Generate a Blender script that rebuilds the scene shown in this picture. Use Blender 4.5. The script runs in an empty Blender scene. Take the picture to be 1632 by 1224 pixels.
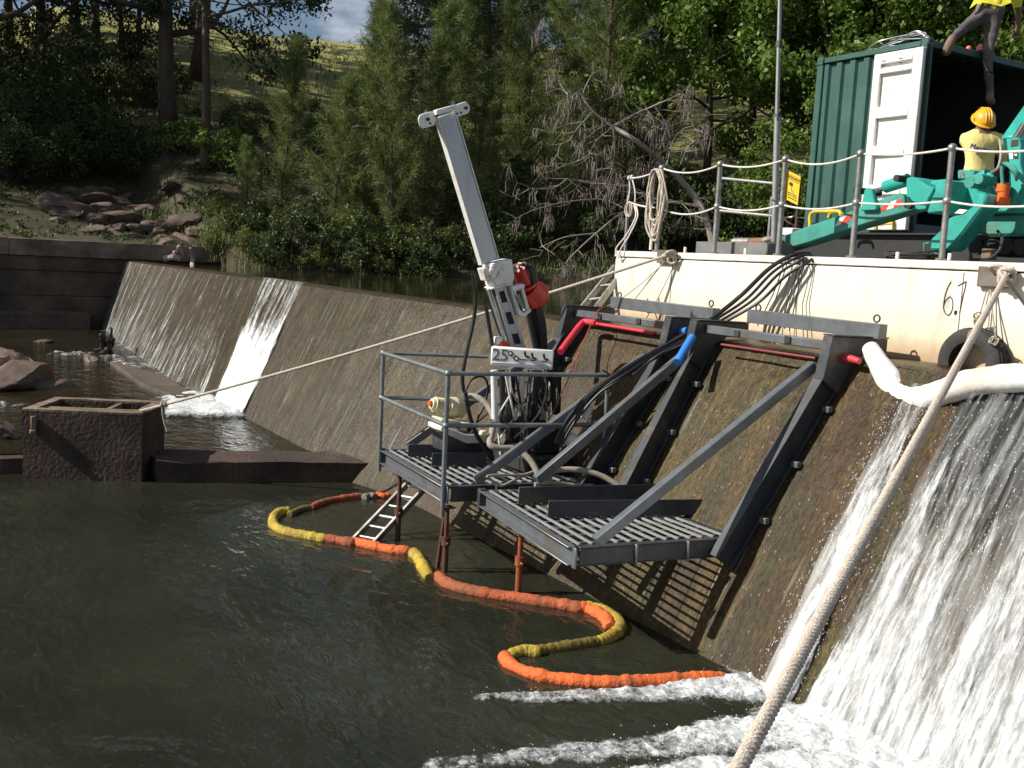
import bpy, bmesh, math, random
import numpy as np
from mathutils import Vector, Matrix, noise as mnoise
random.seed(7); np.random.seed(7)
R = math.radians
SC = bpy.context.scene
COL = SC.collection

# ------------------------------------------------------------------ camera
YAW, PITCH, ROLL, FPX, CH = 0.5568, 0.12205, 0.05135, 1600.0, 2.948
_fh = Vector((-math.cos(YAW), math.sin(YAW), 0)); _rt = Vector((math.sin(YAW), math.cos(YAW), 0)); _up = Vector((0, 0, 1))
_f = _fh*math.cos(PITCH)-_up*math.sin(PITCH); _u0 = _up*math.cos(PITCH)+_fh*math.sin(PITCH)
_r = _rt*math.cos(ROLL)+_u0*math.sin(ROLL); _u = _u0*math.cos(ROLL)-_rt*math.sin(ROLL)
CAM = Vector((0, 0, CH))
cd = bpy.data.cameras.new('camera'); co = bpy.data.objects.new('camera', cd); COL.objects.link(co)
cd.sensor_width = 36.0; cd.lens = 36.0*FPX/1632.0; cd.clip_start = 0.05; cd.clip_end = 2000
co.matrix_world = Matrix(((_r.x, _u.x, -_f.x, CAM.x), (_r.y, _u.y, -_f.y, CAM.y), (_r.z, _u.z, -_f.z, CAM.z), (0, 0, 0, 1)))
SC.camera = co

# ------------------------------------------------------------------ sky and sun
SUN_T = Vector((.38, .94, -.80)).normalized()            # direction the light travels
SUN_EL = math.asin(-SUN_T.z); SUN_AZ = math.atan2(-SUN_T.x, -SUN_T.y)   # azimuth from +Y clockwise
W = bpy.data.worlds.new('World'); SC.world = W; W.use_nodes = True
nt = W.node_tree; nt.nodes.clear()
wo = nt.nodes.new('ShaderNodeOutputWorld'); bg = nt.nodes.new('ShaderNodeBackground')
sky = nt.nodes.new('ShaderNodeTexSky'); sky.sky_type = 'NISHITA'; sky.sun_disc = False
sky.sun_elevation = SUN_EL; sky.sun_rotation = SUN_AZ
bg.inputs['Strength'].default_value = 0.06
tc = nt.nodes.new('ShaderNodeTexCoord'); mp = nt.nodes.new('ShaderNodeMapping'); mp.inputs['Scale'].default_value = (1, 1, 2.6)
nz = nt.nodes.new('ShaderNodeTexNoise'); nz.inputs['Scale'].default_value = 3.4; nz.inputs['Detail'].default_value = 7; nz.inputs['Roughness'].default_value = .58
cr = nt.nodes.new('ShaderNodeValToRGB'); cr.color_ramp.elements[0].position = .52; cr.color_ramp.elements[1].position = .74
mx = nt.nodes.new('ShaderNodeMix'); mx.data_type = 'RGBA'; mx.inputs[7].default_value = (14, 14.2, 15, 1)
L = nt.links.new
L(tc.outputs['Generated'], mp.inputs['Vector']); L(mp.outputs['Vector'], nz.inputs['Vector']); L(nz.outputs['Fac'], cr.inputs['Fac'])
L(cr.outputs['Color'], mx.inputs[0]); L(sky.outputs['Color'], mx.inputs[6]); L(mx.outputs[2], bg.inputs['Color']); L(bg.outputs['Background'], wo.inputs['Surface'])
sd = bpy.data.lights.new('sun', 'SUN'); so = bpy.data.objects.new('sun', sd); COL.objects.link(so)
sd.energy = 5.0; sd.angle = R(.5); sd.color = (1, .95, .86)
so.rotation_euler = SUN_T.to_track_quat('-Z', 'Y').to_euler(); so.location = (-20, -30, 30)
SC.view_settings.view_transform = 'Standard'; SC.view_settings.look = 'None'; SC.view_settings.exposure = 0.36; SC.view_settings.gamma = 1
SC.view_settings.use_curve_mapping = False

# ------------------------------------------------------------------ measuring: a point of the photograph on a known plane
def ray(x, y): return _f+_r*((x-816)/FPX)-_u*((y-612)/FPX)
def Pz(x, y, z): d = ray(x, y); return CAM+d*((z-CH)/d.z)
def Pv(x, y, v): d = ray(x, y); return CAM+d*(v/d.y)
def Pu(x, y, u): d = ray(x, y); return CAM+d*(u/d.x)
FS = .652                                                 # weir face: V = 5.27 + FS*z
def Pf(x, y, off=0.0):
    d = ray(x, y); t = (5.27-off+FS*CH)/(d.y-FS*d.z); return CAM+d*t
def proj(P):
    d = Vector(P)-CAM; z = d.dot(_f); return 816+FPX*d.dot(_r)/z, 612-FPX*d.dot(_u)/z, z
UPS = Vector((0, FS, 1)).normalized(); NRM = Vector((0, -1, FS)).normalized()
def fp(u, z, off=0.0): return Vector((u, 5.27+FS*z, z))+NRM*off

# ------------------------------------------------------------------ materials
def N(t, kind, **kw):
    n = t.nodes.new(kind)
    for k, v in kw.items(): setattr(n, k, v)
    return n
def mat(name, base, rough=.6, metal=0., var=.25, scale=6., bump=.0, bscale=None, spec=None, dirt=None, dirt_amt=.35, coord='Object', stretch=None, trans=0.):
    """principled surface whose colour wanders with noise; optional dirt colour in blotches"""
    m = bpy.data.materials.new(name); m.use_nodes = True; t = m.node_tree; b = t.nodes['Principled BSDF']; l = t.links.new
    b.inputs['Roughness'].default_value = rough; b.inputs['Metallic'].default_value = metal
    if spec is not None: b.inputs['Specular IOR Level'].default_value = spec
    tc = N(t, 'ShaderNodeTexCoord'); src = tc.outputs[coord]
    if stretch:
        mp = N(t, 'ShaderNodeMapping'); mp.inputs['Scale'].default_value = stretch; l(src, mp.inputs['Vector']); src = mp.outputs['Vector']
    nz = N(t, 'ShaderNodeTexNoise'); nz.inputs['Scale'].default_value = scale; nz.inputs['Detail'].default_value = 6; nz.inputs['Roughness'].default_value = .65
    l(src, nz.inputs['Vector'])
    r = N(t, 'ShaderNodeValToRGB'); e = r.color_ramp.elements
    c = Vector(base)
    e[0].position = .3; e[0].color = (*(c*(1-var)), 1); e[1].position = .7; e[1].color = (*(c*(1+var)), 1)
    l(nz.outputs['Fac'], r.inputs['Fac']); col = r.outputs['Color']
    if dirt:
        n2 = N(t, 'ShaderNodeTexNoise'); n2.inputs['Scale'].default_value = scale*.45; n2.inputs['Detail'].default_value = 9; n2.inputs['Roughness'].default_value = .7
        l(src, n2.inputs['Vector'])
        r2 = N(t, 'ShaderNodeValToRGB'); r2.color_ramp.elements[0].position = .62-dirt_amt*.4; r2.color_ramp.elements[1].position = .72-dirt_amt*.15
        l(n2.outputs['Fac'], r2.inputs['Fac'])
        mxx = N(t, 'ShaderNodeMix', data_type='RGBA'); mxx.inputs[7].default_value = (*dirt, 1)
        l(r2.outputs['Color'], mxx.inputs[0]); l(col, mxx.inputs[6]); col = mxx.outputs[2]
    l(col, b.inputs['Base Color'])
    if bump:
        nb = N(t, 'ShaderNodeTexNoise'); nb.inputs['Scale'].default_value = bscale or scale*4; nb.inputs['Detail'].default_value = 5
        l(src, nb.inputs['Vector'])
        bp = N(t, 'ShaderNodeBump'); bp.inputs['Strength'].default_value = bump; bp.inputs['Distance'].default_value = .02
        l(nb.outputs['Fac'], bp.inputs['Height']); l(bp.outputs['Normal'], b.inputs['Normal'])
    if trans:
        b.inputs['Transmission Weight'].default_value = trans
    return m

# ------------------------------------------------------------------ mesh building
class MB:
    def __init__(s): s.v = []; s.f = []
    def add(s, vs, fs):
        o = len(s.v); s.v += [Vector(p) for p in vs]; s.f += [tuple(i+o for i in q) for q in fs]; return s
    def box(s, c, size, rot=None):
        c = Vector(c); h = Vector(size)*.5; M = rot or Matrix.Identity(3)
        vs = [c+M @ Vector((a*h.x, b*h.y, d*h.z)) for a in (-1, 1) for b in (-1, 1) for d in (-1, 1)]
        return s.add(vs, [(0, 1, 3, 2), (4, 6, 7, 5), (0, 4, 5, 1), (2, 3, 7, 6), (0, 2, 6, 4), (1, 5, 7, 3)])
    def beam(s, a, b, w, h, up=(0, 0, 1), off=(0, 0)):
        a = Vector(a); b = Vector(b); d = (b-a).normalized(); sd = Vector(up).cross(d)
        if sd.length < 1e-4: sd = Vector((1, 0, 0)).cross(d)
        sd.normalize(); u = d.cross(sd)
        vs = []
        for p in (a, b):
            for i, j in ((-1, -1), (1, -1), (1, 1), (-1, 1)): vs.append(p+sd*(w*.5*i+off[0])+u*(h*.5*j+off[1]))
        return s.add(vs, [(3, 2, 1, 0), (4, 5, 6, 7), (0, 1, 5, 4), (1, 2, 6, 5), (2, 3, 7, 6), (3, 0, 4, 7)])
    def ibeam(s, a, b, w, h, up, t=.012, chan=0):
        s.beam(a, b, t*.8, h-2*t, up, (chan*(w*.5-t*.4), 0)); s.beam(a, b, w, t, up, (0, h*.5-t*.5)); s.beam(a, b, w, t, up, (0, -h*.5+t*.5)); return s
    def angle(s, a, b, w, h, up, t=.008, side=1):
        s.beam(a, b, t, h, up, (0, h*.5)); s.beam(a, b, w, t, up, (side*(w*.5+t*.5+.001), t*.5)); return s
    def tube(s, pts, r, n=8, cap=True):
        pts = [Vector(p) for p in pts]; k = len(pts); rs = r if isinstance(r, (list, tuple)) else [r]*k
        o = len(s.v); prev = None
        for i, p in enumerate(pts):
            d = (pts[min(i+1, k-1)]-pts[max(i-1, 0)]).normalized()
            if prev is None:
                a = d.orthogonal().normalized()
            else:
                a = prev-d*prev.dot(d)
                a = a.normalized() if a.length > 1e-5 else d.orthogonal().normalized()
            prev = a; b = d.cross(a)
            for j in range(n):
                t = 2*math.pi*j/n; s.v.append(p+(a*math.cos(t)+b*math.sin(t))*rs[i])
        for i in range(k-1):
            for j in range(n):
                j2 = (j+1) % n; s.f.append((o+i*n+j, o+i*n+j2, o+(i+1)*n+j2, o+(i+1)*n+j))
        if cap:
            s.f.append(tuple(o+j for j in reversed(range(n)))); s.f.append(tuple(o+(k-1)*n+j for j in range(n)))
        return s
    def disc(s, c, axis, r, th, n=20):
        a = Vector(axis).normalized(); c = Vector(c); return s.tube([c-a*th*.5, c+a*th*.5], r, n)
    def torus(s, c, axis, R_, r, n=24, m=8, a0=0, a1=2*math.pi):
        ax = Vector(axis).normalized(); x = ax.orthogonal().normalized(); y = ax.cross(x); o = len(s.v); full = abs(a1-a0-2*math.pi) < 1e-3
        k = n if full else n+1
        for i in range(k):
            t = a0+(a1-a0)*i/n; d = x*math.cos(t)+y*math.sin(t)
            for j in range(m):
                q = 2*math.pi*j/m; s.v.append(Vector(c)+d*(R_+r*math.cos(q))+ax*r*math.sin(q))
        for i in range(n):
            for j in range(m):
                i2 = (i+1) % k; j2 = (j+1) % m; s.f.append((o+i*m+j, o+i2*m+j, o+i2*m+j2, o+i*m+j2))
        return s
    def prism(s, poly, ext):
        n = len(poly); e = Vector(ext); vs = [Vector(p) for p in poly]; vs += [p+e for p in vs]
        fs = [tuple(range(n))[::-1], tuple(range(n, 2*n))]+[(i, (i+1) % n, n+(i+1) % n, n+i) for i in range(n)]
        return s.add(vs, fs)
    def sphere(s, c, r, n=12, m=8, M=None):
        c = Vector(c); r = Vector((r, r, r)) if not hasattr(r, '__len__') else Vector(r); o = len(s.v); vs = []
        for i in range(m+1):
            p = math.pi*i/m
            for j in range(n):
                t = 2*math.pi*j/n; q = Vector((r.x*math.sin(p)*math.cos(t), r.y*math.sin(p)*math.sin(t), r.z*math.cos(p)))
                vs.append(c+(M @ q if M else q))
        return s.add(vs, [(i*n+j, (i+1)*n+j, (i+1)*n+(j+1) % n, i*n+(j+1) % n) for i in range(m) for j in range(n)])
    def build(s, name, m, parent=None, bevel=0., smooth=True, origin=None, **props):
        if parent is not None: org = Vector(parent['_o'])
        elif origin is not None: org = Vector(origin)
        else:
            lo = [min(p[i] for p in s.v) for i in range(3)]; hi = [max(p[i] for p in s.v) for i in range(3)]
            org = Vector(((lo[0]+hi[0])/2, (lo[1]+hi[1])/2, lo[2]))
        me = bpy.data.meshes.new(name); me.from_pydata([tuple(p-org) for p in s.v], [], s.f); me.validate()
        bm = bmesh.new(); bm.from_mesh(me); bmesh.ops.recalc_face_normals(bm, faces=bm.faces); bm.to_mesh(me); bm.free()
        if smooth: me.shade_smooth(); me.set_sharp_from_angle(angle=R(38))
        return link(name, me, m, parent, org, bevel, **props)
def link(name, me, m, parent=None, org=(0, 0, 0), bevel=0., **props):
    if m is not None and not me.materials: me.materials.append(m)
    o = bpy.data.objects.new(name, me); COL.objects.link(o); o['_o'] = tuple(org)
    if parent is not None: o.parent = parent
    else: o.location = org
    if bevel:
        b = o.modifiers.new('bevel', 'BEVEL'); b.width = bevel; b.segments = 1; b.limit_method = 'ANGLE'; b.harden_normals = False
    for k, v in props.items(): o[k] = v
    return o
def tag(o, label=None, cat=None, group=None, kind=None):
    if label: o['label'] = label
    if cat: o['category'] = cat
    if group: o['group'] = group
    if kind: o['kind'] = kind
    return o
def thing(name, label, cat, loc, group=None):
    o = bpy.data.objects.new(name, None); COL.objects.link(o); o.location = loc; o['_o'] = tuple(loc); o.empty_display_size = .1
    return tag(o, label, cat, group)
def np_mesh(name, v, f, m, uv=None, smooth=True, parent=None, org=(0, 0, 0), cols=None, **props):
    """v (n,3) array, f (k,3|4) array"""
    me = bpy.data.meshes.new(name); v = np.asarray(v, dtype=np.float32)-np.array(org, dtype=np.float32); f = np.asarray(f, dtype=np.int32); k = f.shape[1]
    me.vertices.add(len(v)); me.vertices.foreach_set('co', v.ravel())
    me.loops.add(f.size); me.loops.foreach_set('vertex_index', f.ravel())
    me.polygons.add(len(f)); me.polygons.foreach_set('loop_start', np.arange(0, f.size, k, dtype=np.int32))
    if uv is not None:
        ul = me.uv_layers.new(name='UVMap'); ul.data.foreach_set('uv', np.asarray(uv, dtype=np.float32)[f.ravel()].ravel())
    if smooth: me.polygons.foreach_set('use_smooth', np.ones(len(f), dtype=bool))
    me.update(calc_edges=True); me.validate()
    return link(name, me, m, parent, org, **props)
def grid_faces(nu, nv):
    i, j = np.meshgrid(np.arange(nu-1), np.arange(nv-1), indexing='ij'); a = (i*nv+j).ravel()
    return np.stack([a, a+nv, a+nv+1, a+1], 1)
def curve_pts(pts, n=8):
    """catmull-rom through pts"""
    P = [Vector(p) for p in pts]; out = []
    for i in range(len(P)-1):
        p0 = P[max(i-1, 0)]; p1 = P[i]; p2 = P[i+1]; p3 = P[min(i+2, len(P)-1)]
        for k in range(n):
            t = k/n; out.append(.5*((2*p1)+(p2-p0)*t+(2*p0-5*p1+4*p2-p3)*t*t+(3*p1-p0-3*p2+p3)*t**3))
    return out+[P[-1]]
def sag(a, b, s, n=12):
    a = Vector(a); b = Vector(b); return [a.lerp(b, i/n)-Vector((0, 0, s*4*(i/n)*(1-i/n))) for i in range(n+1)]
def text(name, body, loc, xdir, ydir, size, m, parent, ext=.0008, align='CENTER'):
    c = bpy.data.curves.new(name, 'FONT'); c.body = body; c.size = size; c.extrude = ext; c.align_x = align; c.align_y = 'CENTER'
    tmp = bpy.data.objects.new(name, c); COL.objects.link(tmp); me = bpy.data.meshes.new_from_object(tmp.evaluated_get(bpy.context.evaluated_depsgraph_get())); bpy.data.objects.remove(tmp)
    me.materials.clear(); me.materials.append(m); o = bpy.data.objects.new(name, me); COL.objects.link(o); o.parent = parent; o['_o'] = parent['_o']
    x = Vector(xdir).normalized(); y = Vector(ydir); y = (y-x*y.dot(x)).normalized(); z = x.cross(y); p = Vector(loc)-Vector(parent['_o'])
    o.matrix_local = Matrix(((x.x, y.x, z.x, p.x), (x.y, y.y, z.y, p.y), (x.z, y.z, z.z, p.z), (0, 0, 0, 1))); return o
def fnoise(p, s=1., o=0.): return mnoise.noise(Vector((p[0]*s+o, p[1]*s-o*.7, p[2]*s+o*.3)))
# ================================================================== SETTING
# ---- weir section: crest and foot of the sloping face along the dam
TUc = [-60, -34.5, -20.4, -17.3, -14, -11, 40]; TUf = [-60, -34.2, -17.9, -15.8, -13.1, -10.9, 40]
def crest_u(s): return np.interp(s, range(len(TUc)), TUc)
def crest_pt(uc):
    return Vector((uc, float(np.interp(uc, [-14, -11], [6.4, 6.75])), float(np.interp(uc, [-14, -11], [2.30, 2.268]))))
def foot_pt(uc):
    uf = float(np.interp(uc, TUc, TUf)); vf = float(np.interp(uf, [-34, -28, -21, -13.1, -10.9], [5.7, 5.2, 4.83, 4.86, 5.40])); return Vector((uf, vf, .2))
def face(uc, t, off=0.):
    """t 0 at the crest, 1 where the face meets z = .2, beyond 1 below that"""
    a = crest_pt(uc); b = foot_pt(uc); p = a.lerp(b, t)
    d = (b-a).normalized(); n = Vector((1, 0, 0)).cross(d).normalized()
    if n.y > 0: n = -n
    return p+n*off

def weir_material():
    m = bpy.data.materials.new('wet_weir_concrete'); m.use_nodes = True; t = m.node_tree; b = t.nodes['Principled BSDF']; l = t.links.new
    uv = N(t, 'ShaderNodeUVMap')
    def nzn(sc, stretch, det=6, ro=.6):
        mp = N(t, 'ShaderNodeMapping'); mp.inputs['Scale'].default_value = stretch; l(uv.outputs['UV'], mp.inputs['Vector'])
        n = N(t, 'ShaderNodeTexNoise'); n.inputs['Scale'].default_value = sc; n.inputs['Detail'].default_value = det; n.inputs['Roughness'].default_value = ro
        l(mp.outputs['Vector'], n.inputs['Vector']); return n.outputs['Fac']
    def ramp(fac, stops):
        r = N(t, 'ShaderNodeValToRGB'); e = r.color_ramp.elements
        while len(e) < len(stops): e.new(.5)
        for q, (p, c) in zip(e, stops): q.position = p; q.color = (*c, 1)
        l(fac, r.inputs['Fac']); return r.outputs['Color']
    def mix(f, a, b2):
        x = N(t, 'ShaderNodeMix', data_type='RGBA'); l(f, x.inputs[0]); l(a, x.inputs[6]); l(b2, x.inputs[7]); return x.outputs[2]
    big = nzn(2.2, (1, .16, 1), 6, .65)
    fine = nzn(9, (1.5, .13, 1), 9, .75)
    c1 = ramp(big, [(.34, (.014, .007, .003)), (.45, (.062, .034, .010)), (.54, (.105, .082, .018)), (.68, (.19, .13, .048))])
    c2 = ramp(fine, [(.36, (.006, .004, .002)), (.48, (.034, .022, .009)), (.58, (.072, .050, .020)), (.70, (.22, .165, .085))])
    x = N(t, 'ShaderNodeMix', data_type='RGBA'); x.inputs[0].default_value = .42; l(c1, x.inputs[6]); l(c2, x.inputs[7]); col = x.outputs[2]
    moss = nzn(2.3, (1, .3, 1), 7, .7)
    mf = ramp(moss, [(.47, (0, 0, 0)), (.61, (.8, .8, .8))])
    green = ramp(fine, [(.34, (.014, .016, .004)), (.5, (.050, .052, .012)), (.70, (.13, .125, .03))])
    col = mix(mf, col, green)
    # grain of the worn face: shaded pits and lit grains put into the colour
    gn = nzn(34, (1, .42, 1), 5, .75); gf = ramp(gn, [(.36, (.25, .25, .25)), (.50, (1, 1, 1)), (.66, (2.2, 2.2, 2.2))])
    xm = N(t, 'ShaderNodeMix', data_type='RGBA', blend_type='MULTIPLY'); xm.inputs[0].default_value = .85; l(col, xm.inputs[6]); l(gf, xm.inputs[7]); col = xm.outputs[2]
    xd = N(t, 'ShaderNodeMix', data_type='RGBA', blend_type='MULTIPLY'); xd.inputs[0].default_value = 1; l(col, xd.inputs[6]); xd.inputs[7].default_value = (.70, .58, .40, 1); col = xd.outputs[2]
    # the far half is greyer, kept wet by the film of water
    sxy = N(t, 'ShaderNodeSeparateXYZ'); l(uv.outputs['UV'], sxy.inputs[0]); mrf = N(t, 'ShaderNodeMapRange'); mrf.inputs['From Min'].default_value = -9; mrf.inputs['From Max'].default_value = -13.5; mrf.inputs['To Max'].default_value = .55; l(sxy.outputs['X'], mrf.inputs['Value'])
    gy = ramp(fine, [(.36, (.010, .008, .005)), (.5, (.040, .033, .022)), (.68, (.15, .13, .10))]); col = mix(mrf.outputs[0], col, gy)
    # small pale pebbles and grit in the old concrete
    vo = N(t, 'ShaderNodeTexVoronoi'); vo.inputs['Scale'].default_value = 22; mpv = N(t, 'ShaderNodeMapping'); mpv.inputs['Scale'].default_value = (1.3, .7, 1)
    l(uv.outputs['UV'], mpv.inputs['Vector']); l(mpv.outputs['Vector'], vo.inputs['Vector'])
    pf = ramp(vo.outputs['Distance'], [(.12, (.8, .8, .8)), (.20, (0, 0, 0))])
    gr = N(t, 'ShaderNodeRGB'); gr.outputs[0].default_value = (.30, .24, .17, 1)
    sep = N(t, 'ShaderNodeSeparateColor'); l(vo.outputs['Color'], sep.inputs['Color']); sel = N(t, 'ShaderNodeMath', operation='GREATER_THAN'); sel.inputs[1].default_value = .72; l(sep.outputs['Red'], sel.inputs[0])
    ml = N(t, 'ShaderNodeMath', operation='MULTIPLY'); l(pf, ml.inputs[0]); l(sel.outputs[0], ml.inputs[1])
    col = mix(ml.outputs[0], col, gr.outputs[0])
    # thin threads of running water
    th = nzn(14, (1.5, .05, 1), 4, .6); tb = nzn(1.1, (1, .25, 1), 3)
    tf = ramp(th, [(.60, (0, 0, 0)), (.70, (.8, .8, .8))]); tg = ramp(tb, [(.46, (0, 0, 0)), (.62, (1, 1, 1))])
    m2 = N(t, 'ShaderNodeMath', operation='MULTIPLY'); l(tf, m2.inputs[0]); l(tg, m2.inputs[1])
    m3 = N(t, 'ShaderNodeMath', operation='MULTIPLY'); m3.inputs[1].default_value = .55; l(m2.outputs[0], m3.inputs[0])
    wt = N(t, 'ShaderNodeRGB'); wt.outputs[0].default_value = (.42, .42, .40, 1)
    col = mix(m3.outputs[0], col, wt.outputs[0])
    l(col, b.inputs['Base Color'])
    b.inputs['Roughness'].default_value = .36; b.inputs['Specular IOR Level'].default_value = .3
    rn = nzn(30, (1, .3, 1), 4, .7)
    bp = N(t, 'ShaderNodeBump'); bp.inputs['Strength'].default_value = .9; bp.inputs['Distance'].default_value = .018
    ad = N(t, 'ShaderNodeMath', operation='ADD'); l(rn, ad.inputs[0]); l(fine, ad.inputs[1]); l(ad.outputs[0], bp.inputs['Height']); l(bp.outputs['Normal'], b.inputs['Normal'])
    return m
M_weir = weir_material()
weir = thing('weir', 'long sloping brown concrete weir with water streaking down its mossy face', 'weir', (-12, 5.4, 0))
us = np.concatenate([np.linspace(-34.5, -14, 170), np.linspace(-13.9, 12, 330)]); ts = np.linspace(-.0, 1.35, 60)
V_ = []; UV_ = []
for uc in us:
    Ls = (foot_pt(uc)-crest_pt(uc)).length
    for t in ts:
        p = face(uc, t); o = .012*fnoise(p, 2.2, 3.)+.007*fnoise(p, 9, 1.)
        V_.append(face(uc, t, o)); UV_.append((uc, t*Ls))
np_mesh('sloping_face', V_, grid_faces(len(us), len(ts)), M_weir, UV_, parent=weir, org=weir['_o'])
prof = [(0, 0), (.06, .022), (.15, .03), (.45, .03), (.50, -.02), (.50, -1.6)]
V_ = []; UV_ = []
for uc in us:
    c = crest_pt(uc)
    for k, (dv, dz) in enumerate(prof):
        low = -.06 if uc > -4.45 and k < 5 else 0      # crest sits lower where the river pours over
        V_.append((uc, c.y+dv, c.z+dz+low*(k > 0)+.006*fnoise((uc, dv, 0), 3))); UV_.append((uc, -dv))
np_mesh('crest', V_, grid_faces(len(us), len(prof)), M_weir, UV_, parent=weir, org=weir['_o'])

# ---- still and moving water
def water_material(name, base, bumps, rough=.04, foam=None):
    m = bpy.data.materials.new(name); m.use_nodes = True; t = m.node_tree; b = t.nodes['Principled BSDF']; l = t.links.new
    b.inputs['Roughness'].default_value = rough; b.inputs['IOR'].default_value = 1.333
    tc = N(t, 'ShaderNodeTexCoord')
    n0 = N(t, 'ShaderNodeTexNoise'); n0.inputs['Scale'].default_value = .5; n0.inputs['Detail'].default_value = 4; l(tc.outputs['Object'], n0.inputs['Vector'])
    r = N(t, 'ShaderNodeValToRGB'); c = Vector(base); r.color_ramp.elements[0].position = .35; r.color_ramp.elements[0].color = (*(c*.75), 1); r.color_ramp.elements[1].position = .68; r.color_ramp.elements[1].color = (*(c*1.3), 1)
    l(n0.outputs['Fac'], r.inputs['Fac']); l(r.outputs['Color'], b.inputs['Base Color'])
    prev = None
    for sc, st, dist in bumps:
        mp = N(t, 'ShaderNodeMapping'); mp.inputs['Scale'].default_value = st; mp.inputs['Rotation'].default_value = (0, 0, .55); l(tc.outputs['Object'], mp.inputs['Vector'])
        n = N(t, 'ShaderNodeTexNoise'); n.inputs['Scale'].default_value = sc; n.inputs['Detail'].default_value = 3; n.inputs['Distortion'].default_value = .6; l(mp.outputs['Vector'], n.inputs['Vector'])
        bp = N(t, 'ShaderNodeBump'); bp.inputs['Strength'].default_value = 1; bp.inputs['Distance'].default_value = dist; l(n.outputs['Fac'], bp.inputs['Height'])
        if prev: l(prev, bp.inputs['Normal'])
        prev = bp.outputs['Normal']
    l(prev, b.inputs['Normal']); return m
M_pool = water_material('dark_pool_water', (.021, .0225, .0145), [(.9, (1, 1.8, 1), .05), (3.6, (1, 2.0, 1), .014), (12, (1, 1.5, 1), .0018)], .04)
M_upper = water_material('shallow_pool_water', (.024, .019, .010), [(2.5, (1, 1.6, 1), .03), (9, (1, 1.5, 1), .008)])
M_res = water_material('reservoir_water', (.03, .028, .012), [(1.2, (1, 1, 1), .006), (5, (1, 1, 1), .0015)], .03)
def sheet(name, pts, z, m):
    o = MB().add([(x, y, z) for x, y in pts], [tuple(range(len(pts)))]).build(name, m, smooth=False, origin=(0, 0, z)); o['kind'] = 'structure'; return o
sheet('water', [(-13.9, -30), (60, -30), (60, 6.2), (-10, 6.2), (-11.9, 5.75), (-12.9, 2.8), (-13.6, 1.3), (-13.7, 0)], 0, M_pool)
sheet('water', [(-35, -30), (-14.3, -30), (-14.1, 0), (-13.9, 1.4), (-13.1, 2.8), (-12.1, 5.6), (-12, 6.3), (-35, 6.3)], .2, M_upper)
def reservoir():
    o = MB().add([(-36, 6.86, 2.296), (-14, 6.82, 2.296), (-11, 7.05, 2.296), (40, 7.05, 2.296), (40, 80, 2.296), (-36, 80, 2.296)], [(0, 1, 2, 3, 4, 5)]).build('water', M_res, smooth=False, origin=(0, 0, 2.29)); o['kind'] = 'structure'
reservoir()

def fall_material(name, cover):
    m = bpy.data.materials.new(name); m.use_nodes = True; t = m.node_tree; b = t.nodes['Principled BSDF']; l = t.links.new; out = t.nodes['Material Output']
    b.inputs['Roughness'].default_value = .25; b.inputs['IOR'].default_value = 1.33
    b.inputs['Subsurface Weight'].default_value = 0
    uv = N(t, 'ShaderNodeUVMap'); at = N(t, 'ShaderNodeAttribute', attribute_name='dens')
    def nzn(sc, st, det, ro):
        mp = N(t, 'ShaderNodeMapping'); mp.inputs['Scale'].default_value = st; l(uv.outputs['UV'], mp.inputs['Vector'])
        n = N(t, 'ShaderNodeTexNoise'); n.inputs['Scale'].default_value = sc; n.inputs['Detail'].default_value = det; n.inputs['Roughness'].default_value = ro; n.inputs['Distortion'].default_value = .25; l(mp.outputs['Vector'], n.inputs['Vector']); return n.outputs['Fac']
    a = nzn(13, (1.2, .11, 1), 6, .7); c = nzn(55, (1, .14, 1), 5, .75); d = nzn(3.2, (1.6, .12, 1), 3, .5)
    def math_(op, x, y):
        n = N(t, 'ShaderNodeMath', operation=op)
        for i, q in enumerate((x, y)):
            if isinstance(q, (int, float)): n.inputs[i].default_value = q
            else: l(q, n.inputs[i])
        return n.outputs[0]
    s = math_('ADD', math_('MULTIPLY', a, .9), math_('ADD', math_('MULTIPLY', c, .7), math_('MULTIPLY', d, .9)))
    s = math_('ADD', s, at.outputs['Fac'])              # mean 1.25 + density
    mr = N(t, 'ShaderNodeMapRange', interpolation_type='SMOOTHSTEP'); mr.inputs['From Min'].default_value = 1.27; mr.inputs['From Max'].default_value = 1.72; l(s, mr.inputs['Value'])
    cw = N(t, 'ShaderNodeValToRGB'); ce = cw.color_ramp.elements; ce[0].position = .30; ce[0].color = (.22, .23, .22, 1); ce[1].position = .62; ce[1].color = (.84, .86, .86, 1); ms_ = math_('ADD', math_('MULTIPLY', c, .6), math_('MULTIPLY', a, .45)); l(math_('ADD', ms_, math_('MULTIPLY', at.outputs['Fac'], .25)), cw.inputs['Fac']); l(cw.outputs['Color'], b.inputs['Base Color'])
    tr = N(t, 'ShaderNodeBsdfTransparent'); ms = N(t, 'ShaderNodeMixShader'); l(mr.outputs[0], ms.inputs['Fac']); l(tr.outputs[0], ms.inputs[1]); l(b.outputs[0], ms.inputs[2]); l(ms.outputs[0], out.inputs['Surface'])
    bp = N(t, 'ShaderNodeBump'); bp.inputs['Strength'].default_value = .8; bp.inputs['Distance'].default_value = .02; l(s, bp.inputs['Height']); l(bp.outputs['Normal'], b.inputs['Normal'])
    return m
M_fall = fall_material('white_falling_water', 0)
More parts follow.
